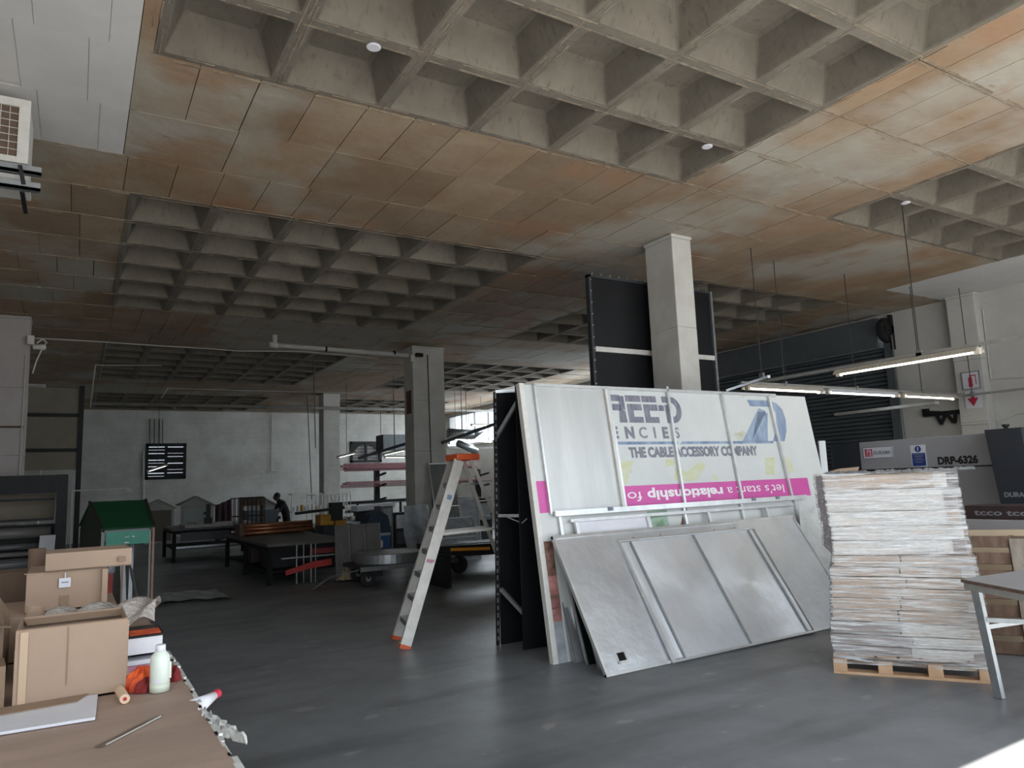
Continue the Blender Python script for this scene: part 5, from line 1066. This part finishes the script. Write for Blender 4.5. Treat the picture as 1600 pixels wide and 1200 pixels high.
for k, (px0, px1, py, Y) in enumerate(((545,640,786,22),(540,600,800,21.5))):
    a = at(px0,py,Y); b = at(px1,py-6,Y); solo('steel_bar', MB().bar(a, b, .1, .08), m_blackmetal, ('upper dark steel beam across the work area','lower dark steel beam across the work area')[k], 'beam')
    for xx, sd in ((a.x+.3,'left '), (b.x-.3,'right ')): solo('beam_prop', MB().bar((xx,Y+.05,0),(xx,Y+.05,min(a.z,b.z)-.03),.06), m_blackmetal, sd + ('prop under the upper dark beam','prop under the lower dark beam')[k], 'prop', 'props under the dark beams')

# ------------------------------------------------------------------ the person bending at the far bench
pe = thing('person', 'person in black clothes bending over a bench in the background', 'person', (0,0,0))
base = at(447, 800, 22.0); bx_, by_ = base.x, 22.0
pe.location = (bx_, by_, 0); OFF[pe.name] = Vector((bx_, by_, 0))
def skin(name, verts, edges, radii, m, parent, root=0):
    me = bpy.data.meshes.new(name); me.from_pydata([tuple(v) for v in verts], edges, []); o = bpy.data.objects.new(name, me); COL.objects.link(o); o.parent = parent
    bpy.context.view_layer.objects.active = o
    me.materials.append(m); me.update()
    md = o.modifiers.new('skin', 'SKIN'); md.use_smooth_shade = True
    sv = me.skin_vertices
    if not sv:
        bm = bmesh.new(); bm.from_mesh(me); bm.verts.layers.skin.verify(); bm.to_mesh(me); bm.free(); sv = me.skin_vertices
    for i, r in enumerate(radii): sv[0].data[i].radius = (r, r) if not isinstance(r, tuple) else r
    for i in range(len(radii)): sv[0].data[i].use_root = (i == root)
    s = o.modifiers.new('sub', 'SUBSURF'); s.levels = 2; s.render_levels = 2
    return o
V = [(0,0,.93),(-.05,0,1.05),(-.12,-.02,1.18),(-.17,-.03,1.27),(-.22,-.04,1.33),(-.25,-.05,1.36),   # 0 pelvis ..5 neck
     (.0,.10,.90),(.03,.11,.5),(.0,.12,.08),(-.12,.12,.03),                                        # leg
     (.0,-.10,.90),(.05,-.11,.5),(.04,-.12,.08),(-.08,-.12,.03),
     (-.14,.17,1.28),(-.27,.20,1.07),(-.47,.16,.98),(-.17,-.21,1.26),(-.25,-.24,1.03),(-.47,-.2,.93)]
E_ = [(0,1),(1,2),(2,3),(3,4),(4,5),(0,6),(6,7),(7,8),(8,9),(0,10),(10,11),(11,12),(12,13),(3,14),(14,15),(15,16),(3,17),(17,18),(18,19)]
skin('clothed_body', V, E_, [.15,.14,.15,.15,.08,.055,.10,.07,.05,.045,.10,.07,.05,.045,.07,.05,.038,.07,.05,.038], m_blackcloth, pe)
def ell(c, rx, ry, rz, n=14, m=9, lo=-PI/2, hi=PI/2):
    return MB().grid(lambda u, v: (c[0]+rx*math.cos(u*2*PI)*math.cos(lo+(hi-lo)*v), c[1]+ry*math.sin(u*2*PI)*math.cos(lo+(hi-lo)*v), c[2]+rz*math.sin(lo+(hi-lo)*v)), n, m)
po = Vector((bx_, by_, 0)); hc = po + Vector((-.29,-.05,1.44))
hm = ell(hc, .095, .078, .115); hm.add(*(lambda e: (e.v, e.f))(ell(hc+Vector((-.10,0,-.005)), .018, .012, .02, 8, 5)))
for sy in (-1, 1): e = ell(hc+Vector((.005,.078*sy,-.005)), .018, .010, .03, 8, 5); hm.add(e.v, e.f)
hd = part('head', hm, m_skin, pe, smooth=True)
part('hair', ell(hc+Vector((.018,0,.02)), .098, .086, .112, 14, 7, -.25, PI/2), m_blackcloth, hd, smooth=True)
part('eyes', (lambda a_, b_: MB().add(a_.v, a_.f).add(b_.v, b_.f))(ell(hc+Vector((-.088,-.03,.012)), .009,.011,.008,8,5), ell(hc+Vector((-.088,.03,.012)), .009,.011,.008,8,5)), m_whitep, hd)
part('mouth', MB().box(hc.x-.088,hc.y-.022,hc.z-.058,hc.x-.075,hc.y+.022,hc.z-.05), m_brown, hd)
for s, w_ in ((1, (-.47,.16,.98)), (-1, (-.47,-.2,.93))):
    x, y, z = w_; hv = [(x,y,z),(x-.06,y,z-.01),(x-.10,y-.03,z-.01),(x-.10,y-.01,z-.01),(x-.105,y+.01,z-.01),(x-.10,y+.03,z-.012),(x-.06,y-.05*s,z),(x-.14,y-.03,z-.03),(x-.15,y-.01,z-.03),(x-.15,y+.01,z-.03),(x-.14,y+.03,z-.03)]
    skin('hand', hv, [(0,1),(1,2),(1,3),(1,4),(1,5),(1,6),(2,7),(3,8),(4,9),(5,10)], [.026,.03,.010,.010,.010,.009,.010,.008,.008,.008,.007], m_skin, pe)
solo('person_bench', MB().box(bx_-1.1,21.8,.80,bx_-.2,22.4,.88).box(bx_-1.05,21.85,0,bx_-.98,21.92,.8).box(bx_-.32,21.85,0,bx_-.25,21.92,.8).box(bx_-1.05,22.3,0,bx_-.98,22.37,.8).box(bx_-.32,22.3,0,bx_-.25,22.37,.8), m_blackmetal, 'dark small bench the bending person works at', 'workbench')
